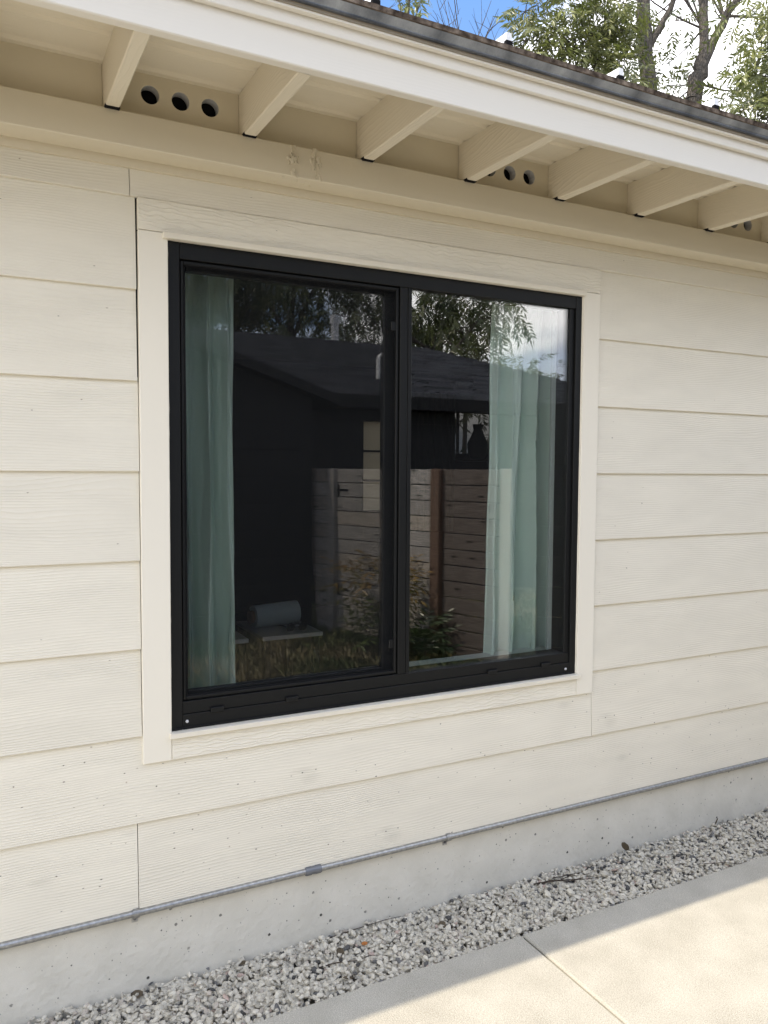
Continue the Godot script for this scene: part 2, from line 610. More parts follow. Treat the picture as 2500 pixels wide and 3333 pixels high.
func build_eaves(house: Node3D, X0: float, X1: float) -> void:
	var st := new_st()
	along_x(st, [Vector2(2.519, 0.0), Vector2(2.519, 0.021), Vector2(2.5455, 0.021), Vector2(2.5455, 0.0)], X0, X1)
	put(st, "trim_strip", M.shaded_trim, house)
	st = new_st()
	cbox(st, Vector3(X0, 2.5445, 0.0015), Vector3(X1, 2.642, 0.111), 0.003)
	put(st, "beam", M.shaded_trim, house)
	# dried caulk and torn paint where something was once fixed to the beam
	st = new_st()
	for i in 30:
		var cx: float = [0.905, 0.985][i % 2] + rng.randf_range(-0.016, 0.016)
		var cy := rng.randf_range(2.55, 2.63)
		var c := Vector3(cx, cy, 0.111)
		var pts := []
		var rr := []
		var dir := Vector3(rng.randf_range(-0.4, 0.4), 1, 0).normalized()
		var ln := rng.randf_range(0.006, 0.03)
		for j in 4:
			pts.append(c + dir * ln * (j / 3.0 - 0.5) + Vector3(rng.randf_range(-0.002, 0.002), 0, 0))
			rr.append(rng.randf_range(0.001, 0.005) if i > 12 else rng.randf_range(0.003, 0.009))
		tube(st, pts, rr, 6)
	for i in 7:
		var c := Vector3(rng.randf_range(0.86, 0.98), 2.5445, rng.randf_range(0.03, 0.108))
		tube(st, [c, c + Vector3(rng.randf_range(-0.012, 0.012), 0.0005, rng.randf_range(-0.012, 0.012))], [0.003, 0.0015], 6)
	kind(put(st, "caulk_patch", M.shaded_trim, house), "stuff")
	# rafters, black strips on the beam, blocks between
	var xs := []
	for i in range(-7, 16): xs.append(0.364 + 0.4 * i)
	for i in xs.size():
		var x: float = xs[i]
		st = new_st()
		var tilt := rng.randf_range(-0.0015, 0.0015)
		var w := 0.0195
		var prof := [Vector2(2.6445 + tilt, -0.10), Vector2(2.6295 + tilt, 0.5715), Vector2(2.768, 0.5715), Vector2(2.780, -0.10)]
		var c := Vector3(x, 2.70, 0.25)
		var off := Vector2(rng.randf(), rng.randf())
		var bottom := [prof[0], prof[1]]
		for s in [-1.0, 1.0]:
			var ring := []
			for p in prof: ring.append(Vector3(x + s * w, p.x + (0.003 if p in bottom else 0.0), p.y))
			face(st, ring, c, 2, off)
			face(st, [Vector3(x + s * w, prof[0].x + 0.003, prof[0].y), Vector3(x + s * w, prof[1].x + 0.003, prof[1].y), Vector3(x + s * (w - 0.003), prof[1].x, prof[1].y), Vector3(x + s * (w - 0.003), prof[0].x, prof[0].y)], c, 2, off)
		face(st, [Vector3(x - w + 0.003, prof[0].x, prof[0].y), Vector3(x + w - 0.003, prof[0].x, prof[0].y), Vector3(x + w - 0.003, prof[1].x, prof[1].y), Vector3(x - w + 0.003, prof[1].x, prof[1].y)], c, 2, off)
		face(st, [Vector3(x - w, prof[3].x, prof[3].y), Vector3(x + w, prof[3].x, prof[3].y), Vector3(x + w, prof[2].x, prof[2].y), Vector3(x - w, prof[2].x, prof[2].y)], c, 2, off)
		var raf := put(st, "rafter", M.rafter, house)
		st = new_st()
		cbox(st, Vector3(x - 0.0205, 2.6375, 0.075), Vector3(x + 0.0205, 2.6465, 0.126), 0.001)
		put(st, "bearing_strip", M.black_foam, raf)
		if i + 1 < xs.size():
			var a := x + 0.0203
			var b: float = xs[i + 1] - 0.0203
			if posmod(i - 7, 3) == 0 and i >= 4:
				var csg := CSGBox3D.new()
				csg.name = "vent_block"
				csg.size = Vector3(b - a, 0.136, 0.034)
				csg.position = Vector3((a + b) / 2, 2.7095, 0.053)
				csg.material = M.shaded_trim
				for k in 3:
					var hole := CSGCylinder3D.new()
					hole.name = "hole"
					hole.operation = CSGShape3D.OPERATION_SUBTRACTION
					hole.radius = 0.0265
					hole.height = 0.1
					hole.sides = 28
					hole.rotation = Vector3(PI / 2, 0, 0)
					hole.position = Vector3((k - 1) * 0.0885 + 0.002, 0.0085, 0)
					csg.add_child(hole, true)
				house.add_child(csg, true)
				st = new_st()
				cbox(st, Vector3(a + 0.02, 2.66, 0.028), Vector3(b - 0.02, 2.77, 0.0345))
				put(st, "vent_screen", M.black_foam, house)
			else:
				st = new_st()
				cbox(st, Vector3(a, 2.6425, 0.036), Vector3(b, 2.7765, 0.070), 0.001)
				put(st, "block", M.shaded_trim, house)
	# roof boards seen from below, with open joints between them
	var zz := [-0.16, -0.04, 0.105, 0.25, 0.395, 0.5695]
	for i in zz.size() - 1:
		var y0: float = 2.7785 - 0.018 * (zz[i] + 0.1)
		var y1: float = 2.7785 - 0.018 * (zz[i + 1] + 0.1)
		st = new_st()
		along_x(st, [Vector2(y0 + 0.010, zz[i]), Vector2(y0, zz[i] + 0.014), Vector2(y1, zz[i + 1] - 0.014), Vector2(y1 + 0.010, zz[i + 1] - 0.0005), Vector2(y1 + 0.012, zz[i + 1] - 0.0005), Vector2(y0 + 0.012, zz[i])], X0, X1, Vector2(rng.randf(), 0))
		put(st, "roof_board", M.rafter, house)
	# fascia: three stepped boards, metal drip edge, stained roof edge
	st = new_st()
	cbox(st, Vector3(X0, 2.6285, 0.570), Vector3(X1, 2.768, 0.600), 0.003, 0, Vector2(0.3, -2.62))
	put(st, "lower_fascia", M.fascia, house)
	st = new_st()
	cbox(st, Vector3(X0, 2.714, 0.6003), Vector3(X1, 2.770, 0.6165), 0.002, 0, Vector2(0.9, -2.7))
	put(st, "upper_fascia", M.fascia, house)
	st = new_st()
	cbox(st, Vector3(X0, 2.744, 0.6168), Vector3(X1, 2.774, 0.634), 0.0015, 0, Vector2(1.7, -2.7))
	put(st, "crown_strip", M.fascia, house)
	st = new_st()
	cbox(st, Vector3(X0, 2.7495, 0.6342), Vector3(X1, 2.7665, 0.6368), 0.0005, 0, Vector2(1.7, -2.7))
	put(st, "bare_wood_strip", M.raw_strip, house)
	st = new_st()
	along_x(st, [Vector2(2.7590, 0.6370), Vector2(2.7590, 0.6450), Vector2(2.7625, 0.6470), Vector2(2.7700, 0.6470), Vector2(2.7700, 0.6370)], X0, X1)
	put(st, "drip_edge", M.drip_metal, house)
	st = new_st()
	along_x(st, [Vector2(2.7635, 0.6472), Vector2(2.7660, 0.6500), Vector2(2.7765, 0.6660), Vector2(2.7770, 0.6400), Vector2(2.7702, 0.6472)], X0, X1)
	put(st, "drip_edge", M.drip_metal, house)
	st = new_st()
	along_x(st, [Vector2(2.7772, 0.636), Vector2(2.7768, 0.6665), Vector2(2.7785, 0.6690), Vector2(2.7920, 0.6690), Vector2(2.7945, 0.6640), Vector2(2.7950, 0.56)], X0, X1)
	put(st, "stained_roof_edge", M.roof_edge, house)
	st = new_st()
	along_x(st, [Vector2(2.780, 0.60), Vector2(2.7965, 0.650), Vector2(2.98, -5.4), Vector2(2.955, -5.4)], X0 - 0.2, X1 + 0.2)
	var roof := put(st, "metal_roof", M.white_metal, house)
	for i in range(-8, 14):
		var x := 0.917 + 0.4085 * i
		st = new_st()
		var c := Vector3(x, 2.86, -2.3)
		var f := []
		var b := []
		for q in [[-0.011, 0.0], [-0.008, 0.034], [0.008, 0.034], [0.011, 0.0]]:
			f.append(Vector3(x + q[0], 2.7935 + q[1], 0.664))
			b.append(Vector3(x + q[0], 2.976 + q[1], -5.35))
		for k in 4:
			face(st, [f[k], f[(k + 1) % 4], b[(k + 1) % 4], b[k]], c)
		face(st, f.duplicate(), c)
		var rib := put(st, "roof_rib", M.white_metal, house)
		st = new_st()
		cbox(st, Vector3(x - 0.0115, 2.7900, 0.655), Vector3(x + 0.0115, 2.8060, 0.6668), 0.001)
		put(st, "foam_closure", M.black_foam, rib)

func build_window(house: Node3D) -> void:
	var win := Node3D.new()
	win.name = "window"
	house.add_child(win, true)
	var L := 0.5365
	var Rr := 2.1715
	var B := 0.8005
	var T := 2.3225
	var F := 0.013     # front of the frame
	var st: SurfaceTool
	var bar := func(called: String, x0: float, y0: float, x1: float, y1: float, z0: float, z1: float, m: Material, ch := 0.0015) -> void:
		var s := new_st()
		cbox(s, Vector3(x0, y0, z0), Vector3(x1, y1, z1), ch)
		put(s, called, m, win)
	# outer frame: jambs, head, two-step sill
	bar.call("jamb", L, B, 0.5725, T, -0.075, F - 0.001, M.frame)
	bar.call("jamb", 2.1425, B, Rr, T, -0.075, F, M.frame)
	bar.call("head", 0.5730, 2.2735, 2.1420, T, -0.075, F - 0.002, M.frame)
	bar.call("sill", 0.5730, B, 2.1420, 0.8480, -0.075, F - 0.001, M.frame)
	bar.call("sill", 0.5730, 0.8485, 2.1420, 0.8885, -0.075, F - 0.006, M.frame)
	bar.call("sill_lip", L + 0.012, 0.8045, Rr - 0.006, 0.8085, F - 0.001, F + 0.003, M.frame, 0.001)
	bar.call("jamb", 2.1180, 0.8890, 2.1420, 2.2730, -0.075, 0.003, M.frame)
	# paint and sealant bead where the frame meets the casing
	for x in [L - 0.0012, Rr + 0.0012]:
		st = new_st()
		var pts := []
		var rr := []
		for i in 40:
			pts.append(Vector3(x + rng.randf_range(-0.0005, 0.0005), lerpf(B, T, i / 39.0), F - 0.0005))
			rr.append(rng.randf_range(0.0016, 0.0024))
		tube(st, pts, rr, 6)
		put(st, "sealant_bead", M.casing, win)
	# weep hole covers and white screws
	for x in [0.684, 0.941, 1.762, 2.020]:
		bar.call("weep_cover", x - 0.022, 0.8425, x + 0.022, 0.8595, F - 0.006, F + 0.0035, M.frame, 0.002)
		bar.call("weep_slot", x - 0.026, 0.8570, x + 0.024, 0.8635, F - 0.0068, F - 0.0052, M.gasket, 0.0)
	for p in [Vector2(0.586, 0.826), Vector2(2.122, 0.824)]:
		st = new_st()
		var q := Vector3(p.x, p.y, F - 0.003)
		tube(st, [q, q + Vector3(0, 0, 0.0040), q + Vector3(0, 0, 0.0055)], [0.0052, 0.0052, 0.0030], 12)
		put(st, "screw_head", M.screw, win)
	# meeting stile in the middle
	bar.call("meeting_stile", 1.3480, 0.8890, 1.3780, 2.2730, -0.060, F - 0.004, M.frame)
	bar.call("meeting_stile", 1.3810, 0.8890, 1.3960, 2.2730, -0.060, F - 0.006, M.frame)
	bar.call("gasket", 1.3778, 0.8895, 1.3812, 2.2725, -0.050, F - 0.011, M.gasket, 0.0)
	# insect screen frame on the left half
	var s0 := 0.5765
	var s1 := 1.3440
	var t0 := 0.8925
	var t1 := 2.2695
	for q in [[s0, t0, s0 + 0.009, t1], [s1 - 0.0095, t0, s1, t1], [s0 + 0.0093, t1 - 0.0105, s1 - 0.0098, t1], [s0 + 0.0093, t0, s1 - 0.0098, t0 + 0.0105]]:
		bar.call("screen_frame", q[0], q[1], q[2], q[3], -0.008, 0.004, M.frame, 0.002)
	for q in [[s0 + 0.0093, t0 + 0.0108, s0 + 0.0115, t1 - 0.0108], [s0 + 0.012, t1 - 0.0138, s1 - 0.0103, t1 - 0.0108], [s0 + 0.012, t0 + 0.0108, s1 - 0.0103, t0 + 0.0138]]:
		bar.call("screen_spline", q[0], q[1], q[2], q[3], -0.006, 0.0005, M.gasket, 0.001)
	st = new_st()
	face(st, [Vector3(s0 + 0.004, t0 + 0.004, -0.0040), Vector3(s1 - 0.004, t0 + 0.004, -0.0040), Vector3(s1 - 0.004, t1 - 0.004, -0.0040), Vector3(s0 + 0.004, t1 - 0.004, -0.0040)], Vector3(1, 1.5, -1))
	put(st, "insect_screen", M.screen, win)
	for y in [1.000, 2.135]:
		bar.call("screen_latch", 1.3160, y - 0.016, 1.3345, y + 0.016, -0.004, 0.0015, M.frame, 0.002)
	# sliding sash behind the screen
	bar.call("sash_stile", 0.5730, 0.8890, 0.6000, 2.2730, -0.062, -0.030, M.frame)
	bar.call("sash_stile", 1.3050, 0.8890, 1.3475, 2.2730, -0.062, -0.030, M.frame)
	bar.call("sash_rail", 0.6005, 2.2480, 1.3045, 2.2730, -0.062, -0.030, M.frame)
	bar.call("sash_rail", 0.6005, 0.8890, 1.3045, 0.9100, -0.062, -0.030, M.frame)
	# glass: three thin sheets to each side
	for k in 3:
		var z := -0.036 - 0.0060 * k
		bar.call("glass_pane", 0.597, 0.907, 1.308, 2.251, z - 0.0015, z, M.glass, 0.0)
		z = -0.004 - 0.0060 * k
		bar.call("glass_pane", 1.394, 0.8865, 2.1200, 2.2755, z - 0.0015, z, M.glass, 0.0)
	# pale stool and jamb lining inside
	bar.call("inside_stool", 0.545, 0.855, 2.165, 0.872, -0.200, -0.0765, M.white_vinyl, 0.002)
	bar.call("inside_lining", 2.100, 0.8725, 2.120, 2.318, -0.090, -0.0765, M.white_vinyl, 0.001)

func curtain(called: String, label: String, x0: float, x1: float, y0: float, y1: float, z: float, folds: float, amp: float, m: Material, sd: int, flare := 0.0) -> void:
	var n := noise(sd, 1.0, 2)
	var g := []
	var rows := 24
	var cols := 90
	for r in rows + 1:
		var v := float(r) / rows
		var y := lerpf(y1, y0, v)
		var line := []
		for c in cols + 1:
			var u := float(c) / cols
			var ph := folds * TAU * u + 1.6 * n.get_noise_2d(u * 3.0, v * 0.7)
			var a := amp * (0.45 + 0.55 * v) * (0.55 + 0.9 * absf(n.get_noise_2d(u * 2.3 + 7.0, 0.3)))
			var x := lerpf(x0, x1, u) - flare * v * (1.0 - u)
			line.append(Vector3(x + 0.35 * a * cos(ph * 1.0), y, z + a * (sin(ph) + 0.35 * sin(2.0 * ph + 1.0) + 0.15 * sin(5.0 * ph)) + 0.012 * n.get_noise_2d(u * 8.0, v * 3.0)))
		g.append(line)
	var t := thing(called, label, "curtain")
	var st := new_st()
	sheet(st, g)
	put(st, "cloth", m, t)
	st = new_st()
	var pts := []
	var rr := []
	for r in rows + 1:
		var p: Vector3 = g[r][0] if called != "curtain_panel" else g[r][cols]
		pts.append(p); rr.append(0.0035)
	tube(st, pts, rr, 6)
	put(st, "hem", m, t)

func build_room(house: Node3D) -> void:
	var w := func(called: String, a: Vector3, b: Vector3, m: Material) -> void:
		var st := new_st()
		cbox(st, a, b)
		put(st, called, m, house)
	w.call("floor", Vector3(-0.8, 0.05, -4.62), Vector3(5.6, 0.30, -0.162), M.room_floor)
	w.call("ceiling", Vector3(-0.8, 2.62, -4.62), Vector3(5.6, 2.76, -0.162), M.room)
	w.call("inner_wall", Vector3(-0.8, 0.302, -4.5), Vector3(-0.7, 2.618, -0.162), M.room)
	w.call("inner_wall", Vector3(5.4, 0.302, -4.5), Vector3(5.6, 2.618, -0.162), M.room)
	# back wall with a glazed door light and a small window
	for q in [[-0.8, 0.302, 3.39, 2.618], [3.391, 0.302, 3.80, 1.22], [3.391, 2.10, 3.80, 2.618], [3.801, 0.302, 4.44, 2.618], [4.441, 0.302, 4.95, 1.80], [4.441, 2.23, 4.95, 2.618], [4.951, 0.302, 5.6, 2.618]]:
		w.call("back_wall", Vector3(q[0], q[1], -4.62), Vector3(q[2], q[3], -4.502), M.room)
	for q in [[1.2205, 1.509], [1.527, 1.80], [1.818, 2.0995]]:
		w.call("frosted_light", Vector3(3.3915, q[0], -4.56), Vector3(3.7995, q[1], -4.556), M.frosted)
	for y in [1.509, 1.800]:
		w.call("glazing_bar", Vector3(3.392, y, -4.57), Vector3(3.799, y + 0.018, -4.54), M.room)
	var g := new_st()
	face(g, [Vector3(4.441, 1.80, -4.55), Vector3(4.949, 1.80, -4.55), Vector3(4.949, 2.23, -4.55), Vector3(4.441, 2.23, -4.55)], Vector3(4, 2, -9))
	put(g, "back_pane", M.tinted, house)
	w.call("glazing_bar", Vector3(4.50, 1.80, -4.57), Vector3(4.515, 2.23, -4.53), M.frame)

	curtain("curtain_panel", "sage green curtain behind the insect screen at the left of the window", 0.600, 0.803, 0.80, 2.42, -0.190, 2.6, 0.065, M.curtain, 5, -0.02)
	curtain("gathered_curtain", "pale sage curtain gathered in deep folds at the right of the window", 1.880, 2.21, 0.82, 2.42, -0.190, 3.4, 0.065, M.curtain, 15, 0.03)
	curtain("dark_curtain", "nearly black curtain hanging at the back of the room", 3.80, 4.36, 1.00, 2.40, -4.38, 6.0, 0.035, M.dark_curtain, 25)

	var t := thing("table", "low grey table with pale edges just inside the window", "table")
	for q in [[0.45, 1.245], [1.322, 1.66]]:
		var st := new_st()
		cbox(st, Vector3(q[0], 0.730, -1.90), Vector3(q[1], 0.750, -1.4305), 0.002)
		put(st, "tabletop", M.table, t)
		st = new_st()
		cbox(st, Vector3(q[0], 0.729, -1.430), Vector3(q[1], 0.7505, -1.420), 0.002)
		put(st, "edge_strip", M.table_edge, t)
		for x in [q[0] + 0.03, q[1] - 0.03]:
			for z in [-1.46, -1.87]:
				st = new_st()
				cbox(st, Vector3(x - 0.018, 0.301, z - 0.018), Vector3(x + 0.018, 0.7295, z + 0.018), 0.002)
				put(st, "leg", M.room_floor, t)
	t = thing("paper_roll", "white paper roll lying on the grey table behind the screen", "paper roll", Vector3(1.48, 0.8135, -1.68))
	t.rotation.y = 0.08
	var st := new_st()
	var ring := []
	tube(st, [Vector3(-0.13, 0, 0), Vector3(-0.129, 0, 0), Vector3(0.129, 0.008, 0), Vector3(0.13, 0.008, 0)], [0.058, 0.062, 0.064, 0.060], 28)
	put(st, "sheet", M.paper, t)
	st = new_st()
	tube(st, [Vector3(-0.155, 0, 0), Vector3(-0.131, 0, 0)], [0.036, 0.036], 20)
	put(st, "core", M.cardboard, t)
	t = thing("sunglasses", "dark sunglasses lying on the grey table beside the paper roll", "sunglasses", Vector3(1.545, 0.7505, -1.515))
	for s in [-1.0, 1.0]:
		st = new_st()
		tube(st, [Vector3(s * 0.034, 0.019, 0.0), Vector3(s * 0.034, 0.019, 0.004)], [0.025, 0.023], 18)
		put(st, "lens", M.lens, t)
		put(tubes([Vector3(s * 0.060, 0.024, 0), Vector3(s * 0.063, 0.020, -0.07), Vector3(s * 0.060, 0.008, -0.13)], 0.0025, 6), "temple", M.lens, t)
	put(tubes([Vector3(-0.012, 0.026, 0.002), Vector3(0, 0.030, 0.003), Vector3(0.012, 0.026, 0.002)], 0.002, 6), "bridge", M.screw, t)
	t = thing("vase", "tall dark vase standing before the small back window", "vase", Vector3(4.66, 1.742, -4.40))
	st = new_st()
	tube(st, [Vector3(0, 0, 0), Vector3(0, 0.06, 0), Vector3(0, 0.16, 0), Vector3(0, 0.24, 0), Vector3(0, 0.30, 0), Vector3(0, 0.36, 0)], [0.07, 0.10, 0.11, 0.07, 0.045, 0.055], 20)
	put(st, "body", M.dark_curtain, t)
	st = new_st()
	cbox(st, Vector3(-0.25, -0.022, -0.09), Vector3(0.28, 0.0, 0.09), 0.002)
	tag(put(st, "wall_shelf", M.room_floor, self), "narrow dark shelf under the small back window", "shelf")
	get_node("wall_shelf").position = Vector3(4.66, 1.7415, -4.40)

# ------------------------------------------------------------------ conduit, gravel, path
func build_conduit() -> void:
	var t := thing("conduit_pipe", "galvanised metal conduit running along the foot of the siding", "pipe")
	var y := 0.2445
	var z := 0.0185
	for q in [[-2.4, 1.010], [1.022, 6.4]]:
		put(tubes([Vector3(q[0], y, z), Vector3((q[0] + q[1]) / 2, y - 0.002, z), Vector3(q[1], y, z)], 0.0108, 16), "tube", M.galvanised, t)
	var st := new_st()
	tube(st, [Vector3(0.985, y, z), Vector3(0.990, y, z), Vector3(1.007, y, z), Vector3(1.010, y, z), Vector3(1.013, y, z), Vector3(1.016, y, z), Vector3(1.019, y, z), Vector3(1.022, y, z), Vector3(1.040, y, z), Vector3(1.044, y, z)], [0.0135, 0.0152, 0.0152, 0.0135, 0.0135, 0.0148, 0.0135, 0.0152, 0.0152, 0.0135], 16)
	put(st, "coupling", M.cast_metal, t)
	for x in [-1.1, 0.4212, 1.562]:
		var strap := Node3D.new()
		strap.name = "strap"
		t.add_child(strap, true)
		st = new_st()
		var pts := []
		var w := 0.0095
		for s in 13:
			var a := PI * (-0.62 + 1.24 * s / 12.0)
			pts.append(Vector3(0, y + 0.0133 * sin(a), z + 0.0133 * cos(a)))
		for s in 12:
			var a: Vector3 = pts[s]
			var b: Vector3 = pts[s + 1]
			var o := ((a + b) / 2 - Vector3(0, y, z)).normalized() * 0.0015
			var c := (a + b) / 2 + Vector3(x, 0, 0)
			face(st, [a + o + Vector3(x - w, 0, 0), a + o + Vector3(x + w, 0, 0), b + o + Vector3(x + w, 0, 0), b + o + Vector3(x - w, 0, 0)], c)
			for e in [-w, w]:
				face(st, [a + Vector3(x + e, 0, 0), b + Vector3(x + e, 0, 0), b + o + Vector3(x + e, 0, 0), a + o + Vector3(x + e, 0, 0)], c)
		put(st, "band", M.galvanised, strap)
		st = new_st()
		cbox(st, Vector3(x - w, y - 0.040, -0.004), Vector3(x + w, y - 0.010, -0.0018), 0.0008)
		put(st, "tab", M.galvanised, strap)
		st = new_st()
		tube(st, [Vector3(x, y - 0.028, -0.002), Vector3(x, y - 0.028, 0.002), Vector3(x, y - 0.028, 0.0035)], [0.0048, 0.0048, 0.003], 10)
		put(st, "screw", M.cast_metal, strap)

func rock_mesh(sd: int) -> ArrayMesh:
	rng.seed = sd
	var dirs := []
	for i in 15:
		var v := Vector3(rng.randfn(), rng.randfn(), rng.randfn()).normalized()
		dirs.append(v)
	# octahedron split once, each corner pulled to the nearest of a few random cutting planes
	var base := [Vector3.RIGHT, Vector3.LEFT, Vector3.UP, Vector3.DOWN, Vector3.BACK, Vector3.FORWARD]
	var tris := []
	for a in [0, 1]:
		for b in [2, 3]:
			for c in [4, 5]:
				var p: Vector3 = base[a]
				var q: Vector3 = base[b]
				var r: Vector3 = base[c]
				var pq := (p + q).normalized()
				var qr := (q + r).normalized()
				var rp := (r + p).normalized()
				tris.append_array([[p, pq, rp], [pq, q, qr], [rp, qr, r], [pq, qr, rp]])
	var cuts := []
	for i in 8: cuts.append(rng.randf_range(0.45, 0.85))
	var sc := Vector3(rng.randf_range(1.1, 1.6), rng.randf_range(0.6, 0.9), rng.randf_range(0.8, 1.1))
	var place := func(v: Vector3) -> Vector3:
		var l := 1.0
		for i in 8:
			var d: float = v.dot(dirs[i])
			if d > 0.01: l = minf(l, cuts[i] / d)
		return v * l * sc
	var st := new_st()
	for t in tris:
		face(st, [place.call(t[0]), place.call(t[1]), place.call(t[2])], Vector3.ZERO)
	return st.commit()

func build_ground() -> void:
	var st := new_st()
	face(st, [Vector3(-400, -0.075, -400), Vector3(400, -0.075, -400), Vector3(400, -0.075, 400), Vector3(-400, -0.075, 400)], Vector3(0, -5, 0))
	var g := put(st, "ground", M.soil, self)
	kind(g, "structure")
	# concrete path: two slabs with a rounded joint
	var path := Node3D.new()
	path.name = "concrete_path"
	add_child(path, true)
	kind(path, "structure")
	for q in [[-4.0, 1.6765], [1.6835, 9.0]]:
		st = new_st()
		cbox(st, Vector3(q[0], -0.11, 0.325), Vector3(q[1], 0.0, 2.62), 0.007)
		put(st, "slab", M.slab, path)
	st = new_st()
	cbox(st, Vector3(1.670, -0.10, 0.34), Vector3(1.690, -0.016, 2.60))
	put(st, "joint_filler", M.soil, path)
	# gravel bed between the foundation and the path
	rng.seed = 77
	var gravel := Node3D.new()
	gravel.name = "gravel"
	add_child(gravel, true)
	tag(gravel, "white and grey crushed stone bed between the foundation and the concrete path", "gravel")
	kind(gravel, "stuff")
	var variants := []
	for v in 6: variants.append([rock_mesh(500 + v), [], []])
	rng.seed = 78
	for i in 24000:
		var x := rng.randf_range(-0.6, 5.2)
		var z := rng.randf_range(0.004, 0.322)
		var s := 0.0066 + 0.0066 * pow(rng.randf(), 1.5)
		if rng.randf() < 0.015: s = rng.randf_range(0.014, 0.019)
		var y := -0.033 + 0.019 * rng.randf() * rng.randf() * 1.4 + (0.006 if i % 3 else 0.0) - s * 0.2
		if z > 0.30: y -= 0.006
		var b := Basis.from_euler(Vector3(rng.randf_range(-0.7, 0.7), rng.randf() * TAU, rng.randf_range(-0.7, 0.7))).scaled(Vector3.ONE * s)
		var c := rng.randf_range(0.50, 0.68)
		var col := Color(c, c * 0.94, c * 0.80)
		var r := rng.randf()
		var darkness := 0.035 + 0.12 * clampf((x - 1.6) / 2.0, 0.0, 1.0)
		if r < darkness: col = Color(0.12, 0.118, 0.115) * rng.randf_range(0.5, 1.5)
		elif r < darkness + 0.06: col = Color(c * 0.8, c * 0.72, c * 0.62)
		elif r < darkness + 0.066: col = Color(c * 0.9, c * 0.7, c * 0.6)
		var q = variants[rng.randi() % 6]
		q[1].append(Transform3D(b, Vector3(x, y, z)))
		q[2].append(col)
	for q in variants: many("stone", q[0], M.rock, q[1], q[2], gravel)
	build_litter()

func build_litter() -> void:
	rng.seed = 90
	# dry twigs on the gravel
	var tw := [[1.95, 0.05, 0.24, 0.10, "bundle of thin dark twigs against the foundation, above the path joint"], [2.12, 0.08, 0.19, -0.25, "dark twig lying across the gravel right of the twig bundle"], [1.02, 0.015, 0.34, 0.03, "long dry stem lying along the foot of the foundation"], [2.60, 0.20, 0.30, 0.5, "crooked twig across the gravel near the sunlit path edge at the right"], [1.55, 0.22, 0.22, -0.5, "thin twig on the gravel just before the path joint"], [2.95, 0.10, 0.26, -0.6, "dark twig among black stones at the right end of the gravel"], [0.98, 0.16, 0.22, 0.15, "curved brown stem on the pale gravel at the left"]]
	for q in tw:
		var t := thing("twig", q[4], "twig")
		for k in (4 if q[2] < 0.25 and q[0] < 2.0 and q[0] > 1.9 else 1):
			var a := Vector3(q[0] + k * 0.012, -0.016 + 0.003 * k, q[1] + k * 0.008)
			var d := Vector3(cos(q[3] + k * 0.09), 0.03, sin(q[3] + k * 0.09))
			var pts := []
			var rr := []
			for i in 6:
				pts.append(a + d * q[2] * i / 5.0 + Vector3(0, rng.randf_range(-0.003, 0.005), rng.randf_range(-0.005, 0.005)))
				rr.append(0.0022 - 0.0003 * i)
			var st := new_st()
			tube(st, pts, rr, 6)
			put(st, "stem", M.twig, t)
	# fallen leaves
	var lf := [[1.075, 0.115, 0.026, 0, "round dark brown leaf on the pale gravel near the foundation"], [1.47, 0.135, 0.026, 0, "dark brown leaf pair lying on the gravel left of the joint"], [1.17, 0.110, 0.017, 1, "small orange leaf on the gravel"], [2.46, 0.022, 0.034, 0, "curled dark leaf standing against the foundation at the right"], [3.02, 0.03, 0.026, 0, "grey leaf upright by the foundation at the far right"], [0.76, 0.025, 0.022, 0, "black leaf at the foot of the foundation at the left"], [0.42, 0.03, 0.03, 0, "brown leaf in the gravel at the lower left corner"], [1.04, 0.255, 0.024, 0, "brown leaf on the gravel by the path edge at the left"], [1.66, 0.262, 0.022, 0, "dark heart shaped leaf on the gravel at the path joint"]]
	for q in lf:
		var stand: bool = q[4].contains("against") or q[4].contains("upright")
		var g := []
		for r in 6:
			var line := []
			for c in 5:
				var u := c / 4.0 * 2.0 - 1.0
				var v := r / 5.0 * 2.0 - 1.0
				var w := sqrt(maxf(0.0, 1.0 - v * v)) * 0.72
				line.append(Vector3(u * w, 0.22 * u * u * w + 0.10 * v * v, v) * q[2] * 0.72)
			g.append(line)
		var st := new_st()
		sheet(st, g)
		var o := put(st, numbered("fallen_leaf"), M.leaf_orange if q[3] == 1 else M.leaf_litter, self)
		o.position = Vector3(q[0], -0.012 if not stand else 0.012, q[1])
		o.rotation = Vector3(1.2 if stand else rng.randf_range(-0.3, 0.3), rng.randf() * TAU, 0.2)
		tag(o, q[4], "leaf")

